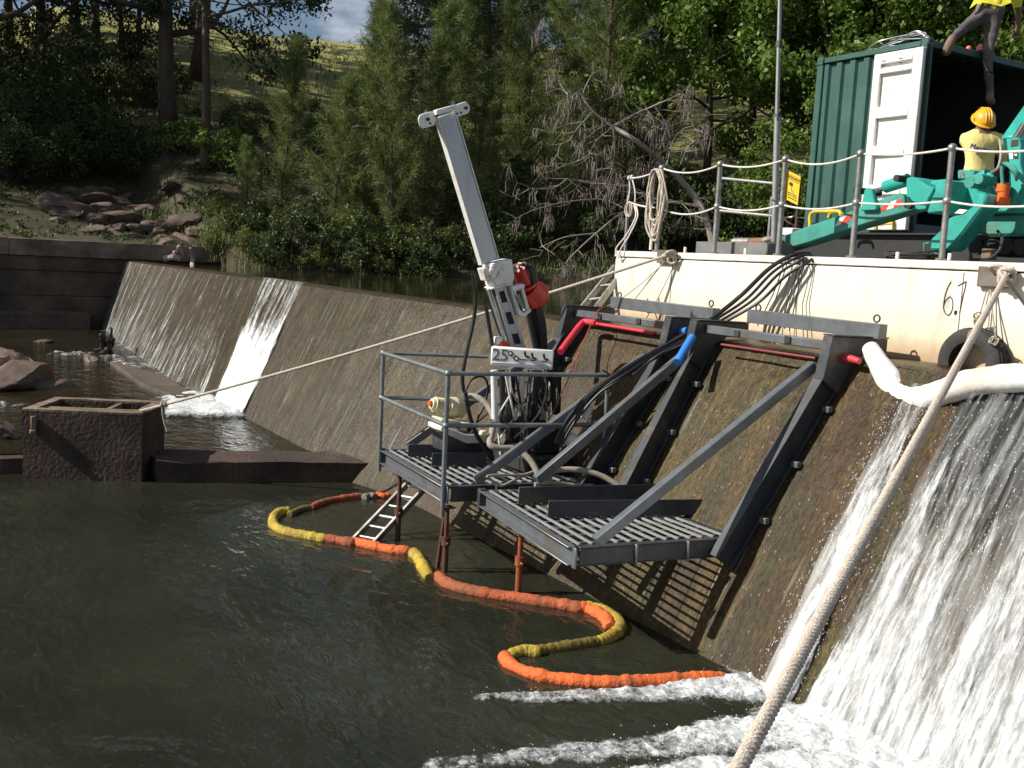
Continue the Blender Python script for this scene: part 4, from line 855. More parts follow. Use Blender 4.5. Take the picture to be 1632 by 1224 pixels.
# ---- guard posts and ropes
M_galv = mat('galvanised_steel', (.36, .35, .33), .45, .65, var=.25, scale=12, dirt=(.16, .12, .09), dirt_amt=.35); M_rope = mat('pale_rope', (.58, .50, .42), .85, var=.18, scale=30, bump=.6, bscale=160)
M_ropew = mat('white_rope', (.70, .64, .58), .85, var=.15, scale=30); M_roped = mat('old_grey_rope', (.34, .30, .26), .9, var=.25, scale=25)
posts = [((1046, 397), (1055, 268), 'with a coil of rope hung on it'), ((1137, 403), (1148, 262), 'between the rope coil and the yellow sign'), ((1240, 405), (1252, 254), 'holding the yellow sign'), ((1355, 412), (1372, 245), 'in front of the white container door'), ((1503, 418), (1518, 236), 'in front of the crane body'), ((1712, 430), (1728, 226), 'past the crane at the end of the ropes')]
PV = 7.45; ptop = []; pmid = []
for (b, t, lab) in posts:
    p1 = Pv(*t, PV); p0 = Vector((p1.x+.004, PV, DZ+.004)); g = thing('guard_post', 'galvanised ball jointed guard post '+lab, 'post', p0, 'guard posts along the barge edge')
    MB().tube([p0, p1], .026, 12).build('pole', M_galv, g); m_ = p0.lerp(p1, .53)
    MB().sphere(p1, .040).build('knuckle', M_galv, g); MB().sphere(m_, .040).build('knuckle', M_galv, g); MB().disc(p0+Vector((0, 0, .008)), (0, 0, 1), .05, .016).build('foot_plate', M_galv, g)
    ptop.append(p1); pmid.append(m_)
def rope(name, pts, r, m, label, cat='rope', group=None, n=7):
    o = MB().tube(pts, r, n).build(name, m); return tag(o, label, cat, group)
def span(ps, sags):
    out = []
    for a, b, s in zip(ps[:-1], ps[1:], sags): out += sag(a, b, s, 10)[:-1]
    return out+[ps[-1]]
kn1 = Pv(1003, 284, 7.6); kn2 = Pv(1003, 322, 7.6)
rope('guard_rope', span([kn1]+ptop, [.03, .07, .05, .07, .03, .05]), .0095, M_ropew, 'upper pale guard rope strung through the post tops along the barge')
rope('guard_rope', span([kn2]+pmid, [.02, .08, .05, .05, .02, .05]), .0095, M_ropew, 'lower pale guard rope strung through the post middles along the barge')
mb = MB(); random.seed(51); hook = ptop[0]+Vector((0, -.03, -.02))
for k in range(13):
    w = rr(.07, .17); h = rr(.52, .80); cx = rr(-.03, .05); pts = []
    for i in range(25):
        t = 2*math.pi*i/24; s = math.sin(t/2)**1.0; pts.append(hook+Vector((cx*s+w*math.sin(t)*.9, -.02-.02*k/6+.02*math.sin(3*t+k), -h*(1-math.cos(t))/2)))
    mb.tube(pts, .011, 6, False)
tag(mb.build('rope_coil', M_rope), 'thick hank of pale rope hanging from the first guard post', 'rope coil')
mb = MB()
for k in range(5):
    c = kn2+Vector((rr(-.02, .03), 0, -.06)); pts = [c+Vector((math.sin(2*math.pi*i/16)*.05+.01*k, -.01*k, -math.cos(2*math.pi*i/16)*rr(.08, .085)-.03)) for i in range(17)]; mb.tube(pts, .009, 6, False)
tag(mb.build('rope_coil', M_rope), 'small coil of pale rope tied at the end of the lower guard rope', 'rope coil')
mb = MB(); 
for x0, x1 in ((1003, 1000), (1008, 1012)): mb.tube(curve_pts([Pv(x0, 286, 7.6), Pv((x0+x1)/2+2, 305, 7.6), Pv(x1, 322, 7.6)], 5), .009, 6)
for dx in (0, 8): mb.tube(curve_pts([Pv(1010+dx*.3, 325, 7.6), Pv(1013+dx*.4, 345, 7.5), Pv(998+dx*.6, 375, 7.35), Pv(982+dx, 396, 7.27), Pv(985, 412, 7.27), Pv(990, 404, 7.27)], 6), .009, 6)
mb.torus(kn1, (1, .3, 0), .02, .014); mb.torus(kn1+Vector((.06, 0, .01)), (1, .3, .2), .02, .012)
tag(mb.build('rope_tail', M_ropew), 'loose pale rope tails dangling over the corner of the barge', 'rope')
rope('rope_tail', [Pv(1040, 366, 7.5), Pv(1037, 398, 7.5)], .02, M_ropew, 'short white rope end hanging beside the first guard post')
# mooring rope to the caisson and its lashings
m0 = Vector((*cq(W_-.05, .10), HZ+.03)); m1 = Pv(1066, 406, HV-.10)
rope('mooring_rope', sag(m0, m1, .05, 24), .017, M_rope, 'long pale mooring rope stretched from the caisson up to the barge corner', n=8)
kp = m0.lerp(m1, .048); mb = MB(); mb.torus(kp, m1-m0, .022, .018, 14, 8); mb.torus(kp+Vector((.03, .03, .005)), (m1-m0)+Vector((0, 0, .5)), .022, .016, 14, 8); mb.tube(curve_pts([kp, kp+Vector((.0, -.0, -.10)), kp+Vector((.01, .02, -.22)), kp+Vector((.045, .05, -.33))], 5), .013, 7); mb.tube(sag(m0, kp, .02), .014, 7)
tag(mb.build('rope_knot', M_roped), 'knot on the mooring rope beside the caisson with a dangling tail', 'knot')
def lashing(x, y, label, n, s=1.):
    mb = MB(); c = Pv(x, y, HV-.09)
    for k in range(n): mb.torus(c+Vector((rr(-.05, .05)*s, rr(-.02, .02), rr(-.05, .04)*s)), (rr(-1, 1), rr(-1, .2), rr(-1, 1)), rr(.03, .055)*s, .013*s, 16, 7)
    return tag(mb.build('rope_lashing', M_rope), label, 'rope')
lashing(1066, 406, 'knotted pale rope lashed round the mooring bracket near the rope coil', 6)
lashing(1598, 432, 'large rope knot lashed round the mooring bracket above the tyre', 10, 1.2)
# heavy rope in front
def laid_rope(a, b, r, turns, sagv):
    mb = MB(); n = int(turns*9); pts = sag(a, b, sagv, n); d = (Vector(b)-Vector(a)).normalized(); x = d.orthogonal().normalized(); y = d.cross(x)
    for s in range(3):
        mb.tube([p+(x*math.cos(2*math.pi*(turns*i/n+s/3))+y*math.sin(2*math.pi*(turns*i/n+s/3)))*r*.52 for i, p in enumerate(pts)], r*.56, 7)
    return mb
ra = Pv(1603, 440, HV-.12); dd = ray(1190, 1200); rb = CAM+dd*2.35; rb2 = rb+(rb-ra)*.25
tag(laid_rope(ra, rb2, .0205, 130, .0).build('mooring_rope', M_rope), 'thick laid mooring rope slanting across the front of the white water', 'rope')
rope('mooring_rope', sag(Pv(1603, 444, HV-.1), Pv(1690, 560, 7.0), .0, 4), .014, M_roped, 'dark short mooring rope leading away right from the bracket above the tyre')
# tyre
M_rub = mat('tyre_rubber', (.035, .033, .031), .8, var=.3, scale=8, bump=.3)
tc_ = Pv(1551, 578, HV-.10); tyre = thing('tyre', 'old black car tyre hung as a fender against the barge hull', 'tyre', tc_)
prof_t = [(.16, -.085), (.205, -.098), (.245, -.09), (.266, -.07), (.27, 0), (.266, .07), (.245, .09), (.205, .098), (.16, .085), (.15, .05), (.17, 0), (.15, -.05)]
mb = MB(); n = 40; k = len(prof_t)
for i in range(n):
    t = 2*math.pi*i/n
    for rd, w in prof_t: mb.v.append(tc_+Vector((rd*math.cos(t), w, rd*math.sin(t))))
for i in range(n):
    for j in range(k): mb.f.append((i*k+j, ((i+1) % n)*k+j, ((i+1) % n)*k+(j+1) % k, i*k+(j+1) % k))
mb.build('carcass', M_rub, tyre)
for w in (-.045, -.015, .015, .045):
    m2 = MB(); m2.torus(tc_+Vector((0, w, 0)), (0, 1, 0), .270, .006, 40, 5); m2.build('tread_rib', M_rub, tyre)
mb = MB()
for (x0, y0_, x1, y1_) in [(1577, 462, 1565, 510), (1580, 462, 1575, 520), (1572, 464, 1553, 530), (1578, 462, 1588, 545)]: mb.tube(sag(Pv(x0, y0_, HV-.06), Pv(x1, y1_, HV-.13), .01, 6), .006, 5)
for k in range(6): mb.torus(Pv(1560+rr(-6, 6), 512+rr(-10, 10), HV-.12), (rr(-1, 1), 1, rr(-1, 1)), .03, .006, 14, 5)
mb.tube(curve_pts([Pv(1555, 522, HV-.14), Pv(1545, 530, HV-.22), Pv(1541, 548, HV-.22), Pv(1543, 558, HV-.18)], 5), .006, 5)
for k in range(3): mb.torus(Pv(1580+4*k, 541+2*k, HV-.2), (rr(-1, 1), 1, rr(-1, 1)), .028, .006, 14, 5)
tag(mb.build('tyre_rope', M_roped), 'thin knotted grey ropes holding the tyre against the hull', 'rope')

# ---- tall pole and rear rail
M_pole = mat('pole_steel', (.30, .30, .29), .5, .5, var=.2, scale=10)
pb = Pv(1234, 395, 7.85); pm = Pv(1239, 187, 7.85); pt = Pv(1244, -40, 7.85); pole = thing('mast_pole', 'tall thin grey steel pole rising past the top of the trees beside the yellow sign', 'pole', (pb.x, pb.y, DZ))
MB().tube([Vector((pb.x, pb.y, DZ)), pm], .034, 12).build('lower_tube', M_pole, pole); MB().tube([pm-Vector((0, 0, .1)), pt], .021, 12).build('upper_tube', M_pole, pole)
MB().box(pm, (.06, .06, .07)).build('clamp', M_deck, pole); MB().box(Pv(1242, 70, 7.85), (.05, .05, .06)).build('clamp', M_deck, pole)
rail = thing('rear_rail', 'dark steel guard rail along the far left edge of the barge', 'railing', (-9.3, 10, DZ))
for q in (Pv(1004, 278, 9.5), Pv(1150, 284, 10.5), Pv(1232, 292, 10.5)): MB().tube([Vector((q.x, q.y, DZ)), Vector((q.x, q.y, 4.02))], .024, 8).build('post', M_pole, rail)
for y_ in (284, 336): MB().tube([Pv(1148, y_, 10.5), Pv(1238, y_+9, 10.5)], .022, 8).build('bar', M_pole, rail)
mb = MB(); mb.tube(curve_pts([Pv(1270, 318, 7.62), Pv(1269, 338, 7.6), Pv(1262, 346, 7.6), Pv(1245, 347, 7.55)], 6), .010, 8); tag(mb.build('hook_rod', M_galv), 'bent grey rod hanging under the yellow sign', 'rod')
# ---- yellow sign
M_yel = mat('yellow_sign_paint', (.80, .52, .01), .45, var=.06); M_blk = mat('black_print', (.02, .018, .015), .6)
def sgn(s, t): # s 0..1 across, t 0..1 down
    TL, TR, BR, BL = Pv(1256.5, 272, 7.47), Pv(1276, 281.5, 7.50), Pv(1271, 327, 7.50), Pv(1253, 318, 7.47); return TL.lerp(TR, s).lerp(BL.lerp(BR, s), t)
sg = thing('warning_sign', 'yellow warning sign with black print hanging from the upper guard rope', 'sign', sgn(.5, 1))
nn = (sgn(1, 0)-sgn(0, 0)).cross(sgn(0, 1)-sgn(0, 0)).normalized()
if nn.y > 0: nn = -nn
def sq(poly, th=.0, name='print', m=None, z=.0): MB().prism([sgn(*p)+nn*z for p in poly], nn*th).build(name, m or M_blk, sg, smooth=False)
sq([(0, 0), (1, 0), (1, 1), (0, 1)], -.006, 'board', M_yel)
sq([(-.2, -.02), (-.04, .0), (-.04, .98), (-.2, .97)], -.006, 'return_edge', M_yel)
for q in ([(.04, .10), (.94, .10), (.94, .115), (.04, .115)], [(.04, .25), (.94, .25), (.94, .27), (.04, .27)], [(.04, .115), (.06, .115), (.06, .25), (.04, .25)], [(.92, .115), (.94, .115), (.94, .25), (.92, .25)]): sq(q, .001, 'border', z=.001)
xs = sgn(1, 0)-sgn(0, 0); ys = sgn(0, 0)-sgn(0, 1)
text('lettering', 'WARNING', sgn(.49, .18)+nn*.002, xs, ys, .030, M_blk, sg)
sq([(.15, .37), (.38, .33), (.48, .38), (.44, .46), (.25, .47), (.14, .43)], .001, 'symbol', z=.001); sq([(.36, .47), (.40, .47), (.42, .60), (.60, .64), (.59, .66), (.38, .62)], .001, 'symbol', z=.001)
for t0, segs in ((.70, [(.1, .34), (.38, .52), (.56, .8)]), (.77, [(.1, .3), (.34, .42), (.5, .62), (.66, .86)]), (.86, [(.12, .4), (.44, .7), (.74, .88)])):
    for a, b in segs: sq([(a, t0), (b, t0), (b, t0+.035), (a, t0+.035)], .001, 'print_line', z=.001)

# ================================================================== CONTAINER
M_green = mat('green_container_paint', (.022, .078, .064), .5, var=.2, scale=3, dirt=(.040, .11, .095), dirt_amt=.35); M_cw = mat('white_door_paint', (.78, .77, .74), .45, var=.05, scale=5, dirt=(.62, .55, .42), dirt_amt=.22); M_dark = mat('dark_interior', (.035, .038, .035), .8, var=.3, scale=3); M_seal = mat('black_door_seal', (.02, .02, .02), .7)
CU0, CU1, CV0, CV1, CZ0, CZ1 = -9.46, -7.80, 10.3, 12.55, 3.52, 5.76
ct = thing('shipping_container', 'dark green open shipping container with a white door folded back on the barge', 'container', ((CU0+CU1)/2, 11.4, CZ0))
mb = MB(); n = 7; prof_c = []
for i in range(n):
    a = CU0+.09+(CU1-CU0-.18)*i/n; w = (CU1-CU0-.18)/n; prof_c += [(a, 0), (a+w*.38, 0), (a+w*.5, .036), (a+w*.88, .036)]
prof_c.append((CU1-.09, 0))
for (u, o) in prof_c: mb.v += [Vector((u, CV0+.03+o, CZ0+.12)), Vector((u, CV0+.03+o, CZ1-.10))]
for i in range(len(prof_c)-1): mb.f.append((2*i, 2*i+2, 2*i+3, 2*i+1))
mb.build('corrugated_side', M_green, ct, smooth=False)
MB().box(((CU0+CU1)/2, CV1-.03, (CZ0+CZ1)/2), (CU1-CU0-.1, .03, CZ1-CZ0-.1)).build('side_panel', M_dark, ct)
MB().box((CU0+.03, (CV0+CV1)/2, (CZ0+CZ1)/2), (.04, CV1-CV0-.1, CZ1-CZ0-.1)).build('end_panel', M_dark, ct)
MB().box(((CU0+CU1)/2, (CV0+CV1)/2, CZ1-.02), (CU1-CU0-.1, CV1-CV0-.1, .02)).build('roof', M_green, ct)
MB().box(((CU0+CU1)/2, (CV0+CV1)/2, CZ0+.08), (CU1-CU0-.1, CV1-CV0-.1, .06)).build('floor', M_dark, ct)
MB().box(((CU0+CU1)/2, CV0+.085, (CZ0+CZ1)/2), (CU1-CU0-.12, .01, CZ1-CZ0-.12)).build('lining', M_dark, ct)
for u in (CU0+.05, CU1-.05):
    for v in (CV0+.05, CV1-.05):
        MB().box((u, v, (CZ0+CZ1)/2), (.1, .1, CZ1-CZ0-.2)).build('corner_post', M_green, ct, .01)
        for z in (CZ0+.05, CZ1-.05):
            c = MB().box((u, v, z), (.11, .11, .11)).build('corner_casting', M_green, ct, .012)
            MB().sphere((u+.056, v, z), (.004, .022, .034)).build('slot_shade', M_seal, c)  # black blob on the casting stands in for the shade inside a slot
for v in (CV0+.04, CV1-.04):
    for z, h in ((CZ1-.05, .07), (CZ0+.05, .12)): MB().box(((CU0+CU1)/2, v, z), (CU1-CU0-.22, .07, h)).build('rail', M_green, ct, .008)
for u in (CU0+.05, CU1-.05):
    for z, h in ((CZ1-.05, .08), (CZ0+.05, .12)): MB().box((u, (CV0+CV1)/2, z), (.07, CV1-CV0-.22, h)).build('header', M_green, ct, .008)
for k in range(9): MB().box((CU0+.75, CV0+.2+.23*k, CZ1-.06), (1.2, .05, .04)).build('roof_bow', M_dark, ct)
# door folded right back along the side
D0u, D1u = Pv(1370, 360, 10.16).x, Pv(1445, 362, 10.16).x; dz0 = CZ0+.02; dz1 = CZ1-.13; dv = 10.19
dr = MB().box(((D0u+D1u)/2, dv+.02, (dz0+dz1)/2), (D1u-D0u, .03, dz1-dz0)).build('door', M_cw, ct, .006)
hh = dz1-dz0
def dbar(u0, u1, f0, f1): MB().box((u0+(u1-u0)/2, dv-.022, dz1-hh*(f0+f1)/2), (u1-u0, .05, hh*(f1-f0))).build('door_frame', M_cw, dr, .008)
dbar(D0u, D0u+.10, 0, 1); dbar(D1u-.13, D1u, 0, 1)
for f0, f1 in ((0, .06), (.085, .115), (.30, .365), (.52, .575), (.74, .80), (.92, 1)): dbar(D0u+.102, D1u-.132, f0, f1)
for f in (.045, .07, .87):
    for s in (.2, .24, .55, .59): MB().disc((D0u+(D1u-D0u)*s, dv-.05, dz1-hh*f), (0, 1, 0), .008, .012, 8).build('bolt', M_seal, dr)
for k, du in enumerate((.015, .045, .075)): MB().tube([(CU1+.045+du*.3, 10.21+.03*k, dz0-.02), (CU1+.045+du*.3, 10.21+.03*k, dz1+.05)], .011, 8).build('lock_rod', M_seal if k == 1 else M_green, ct)
MB().box((CU1+.01, CV0-.05, (dz0+dz1)/2), (.03, .10, hh)).build('door_seal', M_seal, ct)
for f in (.1, .4, .7, .95): MB().box((CU1+.02, CV0-.02, dz1-hh*f), (.05, .10, .07)).build('hinge', M_green, ct, .006)
# things on and under it
mb = MB(); random.seed(61)
for k in range(7): mb.tube(curve_pts([Vector((-9.0+.1*k+rr(-.1, .1), 10.45+rr(0, .3), CZ1+.03)), Vector((-8.6, 10.4+rr(0, .3), CZ1+rr(.06, .14))), Vector((-8.15, 10.45+rr(0, .2), CZ1+rr(.08, .16))), Vector((-7.95+rr(-.05, .05), 10.4+rr(0, .2), CZ1+.04))], 5), .008, 5)
tag(mb.build('cable_bundle', mat('silver_wire', (.45, .45, .46), .35, .6)), 'loose bundle of silver cable on the container roof edge', 'cable')
for v, lab in ((10.1, 'dark steel bearer under the front of the container'), (12.4, 'dark steel bearer under the back of the container')):
    tag(MB().ibeam((-9.8, v, DZ+.19), (-3.5, v, DZ+.19), .16, .36, (0, 0, 1), .02).build('bearer', M_seal), lab, 'beam')
for x, y, m, lab in [(1485, 68, (.75, .55, .1), 'small amber lamp on the dark container roof'), (1545, 64, (.8, .15, .1), 'small red lamp left of the climbing man'), (1563, 66, (.8, .25, .2), 'small red lamp at the knee of the climbing man')]:
    p = Pv(x, y+4, 11.3); p.z = CZ1+.05; o = MB().sphere((0, 0, 0), .035).sphere((0, 0, -.035), (.045, .045, .018)).build('marker_lamp', mat('lamp_lens', m, .3), origin=(0, 0, 0)); o.location = p; tag(o, lab, 'lamp')

# ================================================================== DECK CLUTTER
def vbox(x0, y0_, x1, y1_, v, dep, name, m, label, cat, bevel=.008):
    a = Pv(x0, y0_, v); b = Pv(x1, y1_, v); return tag(MB().box(((a.x+b.x)/2, v+dep/2, (a.z+b.z)/2), (abs(b.x-a.x), dep, abs(a.z-b.z))).build(name, m, bevel=bevel), label, cat)
M_gbox = mat('grey_painted_steel', (.16, .16, .155), .6, var=.2)
tr = thing('steel_tray', 'low grey steel tray lying on deck between the second guard post and the crane leg', 'tray', (-8, 7.6, DZ))
a = Pv(1110, 388, 7.65); b = Pv(1222, 404, 7.65)
for nm, c, s in [('front', ((a.x+b.x)/2, 7.65, DZ+.07), (b.x-a.x, .012, .13)), ('back', ((a.x+b.x)/2, 8.05, DZ+.07), (b.x-a.x, .012, .13)), ('end', (a.x, 7.85, DZ+.07), (.012, .38, .13)), ('end', (b.x, 7.85, DZ+.07), (.012, .38, .13)), ('bottom', ((a.x+b.x)/2, 7.85, DZ+.016), (b.x-a.x-.03, .37, .012))]: MB().box(c, s).build(nm, M_gbox, tr, .004)
pf_ = thing('pipe_fitting', 'rusty pipe coupling with a pale sleeve lying behind the steel tray', 'pipe', Pv(1200, 386, 8.2))
MB().tube([Pv(1170, 386, 8.2), Pv(1196, 386, 8.2)], .05, 14).build('sleeve', M_galv, pf_); M_rust = mat('rusty_steel', (.20, .095, .05), .85, var=.4, scale=10)
MB().tube([Pv(1197, 387, 8.2), Pv(1220, 385, 8.2)], [.055, .045], 14).build('coupling', M_rust, pf_); MB().tube([Pv(1221, 385, 8.2), Pv(1236, 380, 8.2)], [.06, .045], 14).build('flange', M_galv, pf_)
vbox(1232, 363, 1262, 375, 8.75, .2, 'white_box', M_cw, 'small white box behind the lower end of the crane leg', 'box')
vbox(1564, 396, 1578, 414, 7.9, .1, 'timber_block', M_timber, 'upright timber block on deck behind the lower guard rope', 'block')
mb = MB()
for k in range(5): mb.torus(Vector((-5.75+rr(-.05, .05), 7.62, DZ+.02+.012*k)), (rr(-.1, .1), rr(-.1, .1), 1), rr(.18, .24), .009, 28, 6)
tag(mb.build('cable_coil', M_rub), 'flat coil of black cable lying on deck right of the white door post', 'cable')
rope('cable', curve_pts([Pv(1545, 414, 7.7), Pv(1575, 412, 7.8), Pv(1592, 400, 7.8), Pv(1597, 380, 7.9), Pv(1590, 368, 8.1)], 6), .012, M_rub, 'black cable looping up from deck beside the timber block', 'cable')
M_yrail = mat('yellow_rail_paint', (.72, .50, .03), .45)
def Z6(X, Y, v): return Pv(1200+X/3.78, 260+Y/3.78, v)
mb = MB().tube(curve_pts([Z6(345, 400, 9.4), Z6(345, 320, 9.4), Z6(370, 292, 9.4), Z6(450, 290, 9.4), Z6(520, 292, 9.4), Z6(530, 320, 9.4)], 4), .022, 8); mb.tube(curve_pts([Z6(455, 330, 9.7), Z6(470, 300, 9.7), Z6(530, 297, 9.7), Z6(545, 330, 9.7)], 4), .018, 8)
tag(mb.build('yellow_rail', M_yrail), 'bent yellow hand rail beside the green container wall', 'rail')
mb = MB().tube(curve_pts([Z6(740, 400, 9.2), Z6(750, 345, 9.2), Z6(830, 335, 9.2), Z6(848, 360, 9.2), Z6(848, 400, 9.2)], 4), .022, 8); mb.tube([Z6(745, 370, 9.2), Z6(848, 362, 9.2)], .016, 8)
tag(mb.build('yellow_rail', M_yrail), 'bent yellow hand rail at the foot of the white door', 'rail')

# ================================================================== CRANE
M_teal = mat('teal_crane_paint', (.035, .36, .30), .38, var=.14, scale=4, dirt=(.03, .20, .17), dirt_amt=.25); M_teald = mat('worn_teal_paint', (.045, .27, .22), .55, var=.25, scale=5, dirt=(.12, .10, .07), dirt_amt=.25)
M_red = mat('red_marking', (.62, .05, .03), .5); M_wht = mat('white_marking', (.72, .70, .66), .5); M_orange = mat('orange_paint', (.72, .13, .02), .4); M_chrome = mat('chrome_rod', (.62, .58, .56), .18, .95)
cr_ = thing('spider_crane', 'teal spider crane with its striped outrigger leg lowered on the barge deck', 'crane', (-5.8, 8.5, DZ))
def plate(pix, v, dep, name, m, parent=None, bevel=.012, F=Z6): return MB().prism([F(x, y, v) for x, y in pix], (0, dep, 0)).build(name, m, parent or cr_, bevel)
leg1 = plate([(100, 470), (93, 500), (108, 535), (165, 527), (330, 480), (560, 402), (750, 345), (962, 278), (915, 262), (905, 185), (880, 180), (745, 225), (560, 300), (330, 380), (165, 445)], 8.0, .22, 'outrigger_leg', M_teald)
for q, m in [([(528, 370), (562, 318), (604, 304), (572, 357)], M_red), ([(762, 292), (790, 244), (830, 232), (800, 282)], M_red), ([(846, 270), (868, 222), (900, 212), (898, 258)], M_red), ([(802, 282), (832, 232), (866, 222), (843, 271)], M_wht), ([(490, 382), (524, 330), (560, 318), (526, 370)], M_wht)]: plate(q, 7.996, .003, 'stripe', m, leg1, 0)
for X, Y in [(180, 475), (105, 515)]: MB().disc(Z6(X, Y, 7.99), (0, 1, 0), .018, .03, 12).build('pin', M_seal, leg1)
plate([(668, 158), (688, 148), (712, 155), (748, 270), (738, 287), (645, 287)], 7.95, .06, 'cylinder_bracket', M_teal); plate([(668, 158), (688, 148), (712, 155), (748, 270), (738, 287), (645, 287)], 8.2, .06, 'cylinder_bracket', M_teal)
MB().tube([Z6(690, 175, 8.1), Z6(800, 152, 8.1)], .022, 12).build('piston_rod', M_chrome, cr_); MB().tube([Z6(795, 145, 8.1), Z6(800, 143, 8.1), Z6(935, 100, 8.1)], [.055, .06, .06], 16).build('cylinder', M_teal, cr_)
for X, Y in [(690, 172), (937, 100)]: MB().disc(Z6(X, Y, 8.1), (0, 1, 0), .032, .36, 14).build('pin', M_seal, cr_)
plate([(920, 90), (958, 80), (1000, 100), (1050, 135), (1092, 142), (1088, 170), (1060, 210), (1045, 280), (1000, 285), (950, 275), (922, 240)], 7.92, .34, 'knuckle', M_teal)
plate([(1065, 105), (1160, 95), (1172, 130), (1165, 292), (1045, 302), (1052, 278), (1072, 212), (1094, 172), (1094, 140), (1068, 132)], 7.86, .46, 'slew_arm', M_teal); MB().disc(Z6(942, 250, 7.9), (0, 1, 0), .04, .05, 12).build('pin', M_seal, cr_)
plate([(1165, 110), (1335, 98), (1352, 178), (1470, 185), (1632, 190), (1632, 300), (1340, 300), (1180, 300)], 8.15, .8, 'body', M_teal, bevel=.02)
plate([(1200, 135), (1270, 138), (1268, 216), (1200, 212)], 8.14, .008, 'instruction_plate', mat('red_label', (.40, .07, .04), .5), bevel=0)
for k in range(5): plate([(1208, 150+13*k), (1208+rr(40, 56), 151+13*k), (1262, 155+13*k), (1208, 155+13*k)], 8.136, .003, 'print_line', M_blk, bevel=0)
leg2 = plate([(1062, 462), (1130, 400), (1172, 330), (1260, 300), (1335, 250), (1348, 180), (1402, 182), (1400, 255), (1340, 320), (1262, 425), (1172, 527), (1062, 525)], 7.8, .24, 'outrigger_leg', M_teal, bevel=.02)
plate([(1212, 302), (1245, 276), (1292, 282), (1262, 306)], 7.795, .003, 'label', M_wht, leg2, 0); plate([(1060, 528), (1120, 528), (1118, 588), (1068, 590)], 7.82, .2, 'foot', M_teald); MB().disc(Z6(1080, 560, 7.81), (0, 1, 0), .03, .03, 12).build('pin', M_seal, cr_)
MB().tube([Z6(1062, 480, 7.78), Z6(1032, 484, 7.78), Z6(1030, 552, 7.78), Z6(1058, 556, 7.78)], .010, 6).build('grab_handle', M_teald, cr_)
plate([(1310, 412), (1345, 330), (1420, 300), (1650, 295), (1650, 440), (1420, 445)], 8.25, .6, 'track_frame', M_teald, bevel=.03); plate([(1300, 445), (1650, 450), (1650, 560), (1330, 555)], 8.3, .5, 'crawler_track', M_rub, bevel=.05)
for X in (1350, 1440, 1530, 1620): MB().disc(Z6(X, 505, 8.29), (0, 1, 0), .07, .05, 16).build('track_roller', M_seal, cr_)
plate([(1230, 40), (1330, 40), (1335, 96), (1230, 96)], 8.3, .25, 'control_box', M_teald); plate([(1242, 52), (1272, 52), (1272, 88), (1242, 88)], 8.29, .02, 'lamp', M_chrome)
MB().tube([Z6(1335, 112, 8.1), Z6(1418, 68, 8.1)], .055, 14).build('cylinder', M_teal, cr_); MB().tube([Z6(1418, 68, 8.1), Z6(1440, 95, 8.1)], .03, 10).build('cylinder', M_teal, cr_); MB().disc(Z6(1345, 120, 8.05), (0, 1, 0), .05, .2, 14).build('pin', M_teald, cr_); MB().disc(Z6(1400, 100, 8.05), (0, 1, 0), .045, .2, 14).build('pin', M_teald, cr_)
plate([(1420, 110), (1480, 118), (1480, 188), (1420, 186)], 8.4, .4, 'valve_block', M_dark)
Z2 = lambda X, Y, v: Pv(1510+X/8.746, 150+Y/8.746, v)
plate([(815, 620), (1000, 612), (1020, 720), (1015, 960), (1090, 1224), (860, 1580), (840, 1580), (860, 1000)], 8.05, .3, 'boom_column', M_teal, F=Z2); plate([(890, 640), (985, 630), (985, 720), (880, 735)], 8.046, .003, 'recess_shade', M_dark, F=Z2, bevel=0)  # dark plate on the column face stands in for a shaded recess
plate([(865, 815), (910, 815), (910, 905), (868, 905)], 8.045, .004, 'label', M_wht, F=Z2, bevel=0); plate([(922, 812), (985, 818), (982, 900), (922, 898)], 8.045, .004, 'label', M_seal, F=Z2, bevel=0); plate([(935, 830), (970, 833), (968, 860), (935, 858)], 8.042, .003, 'label', M_wht, F=Z2, bevel=0)
plate([(1020, 620), (1090, 600), (1100, 1550), (1010, 1560)], 8.25, .3, 'boom_side', M_teal, F=Z2)
MB().beam(Z2(900, 690, 8.2), Z2(1250, 180, 8.6), .16, .14).build('boom', M_teal, cr_, .012); MB().tube([Z2(900, 700, 8.1), Z2(1080, 420, 8.1)], .03, 10).build('boom_ram', M_chrome, cr_)
for k in range(3): MB().tube(curve_pts([Z2(780+25*k, 960, 8.0), Z2(860+30*k, 1010, 7.95), Z2(940+15*k, 1110, 7.95), Z2(960, 1200, 8.0)], 5), .012, 6).build('hose', M_teald, cr_)
for k in range(3): MB().disc(Z2(780, 1310+90*k, 7.98), (.1, 0, 1), .055-.010*(k % 2), .06, 18).build('hook_block', M_orange, cr_)
MB().tube([Z2(770, 1280, 7.98), Z2(760, 1130, 7.98), Z2(755, 1000, 7.98)], .015, 8).build('hook_shank', M_teald, cr_); MB().box(Z2(785, 1400, 8.05), (.08, .1, .2)).build('hook_housing', M_orange, cr_, .02)
mb = MB().tube(curve_pts([Z2(730, 640, 9.2), Z2(745, 850, 8.9), Z2(700, 1030, 8.6), Z2(600, 1110, 8.4), Z2(560, 1180, 8.3)], 6), .012, 7); tag(mb.build('cable', M_roped), 'pale cable curving down beside the standing man to the crane', 'cable')

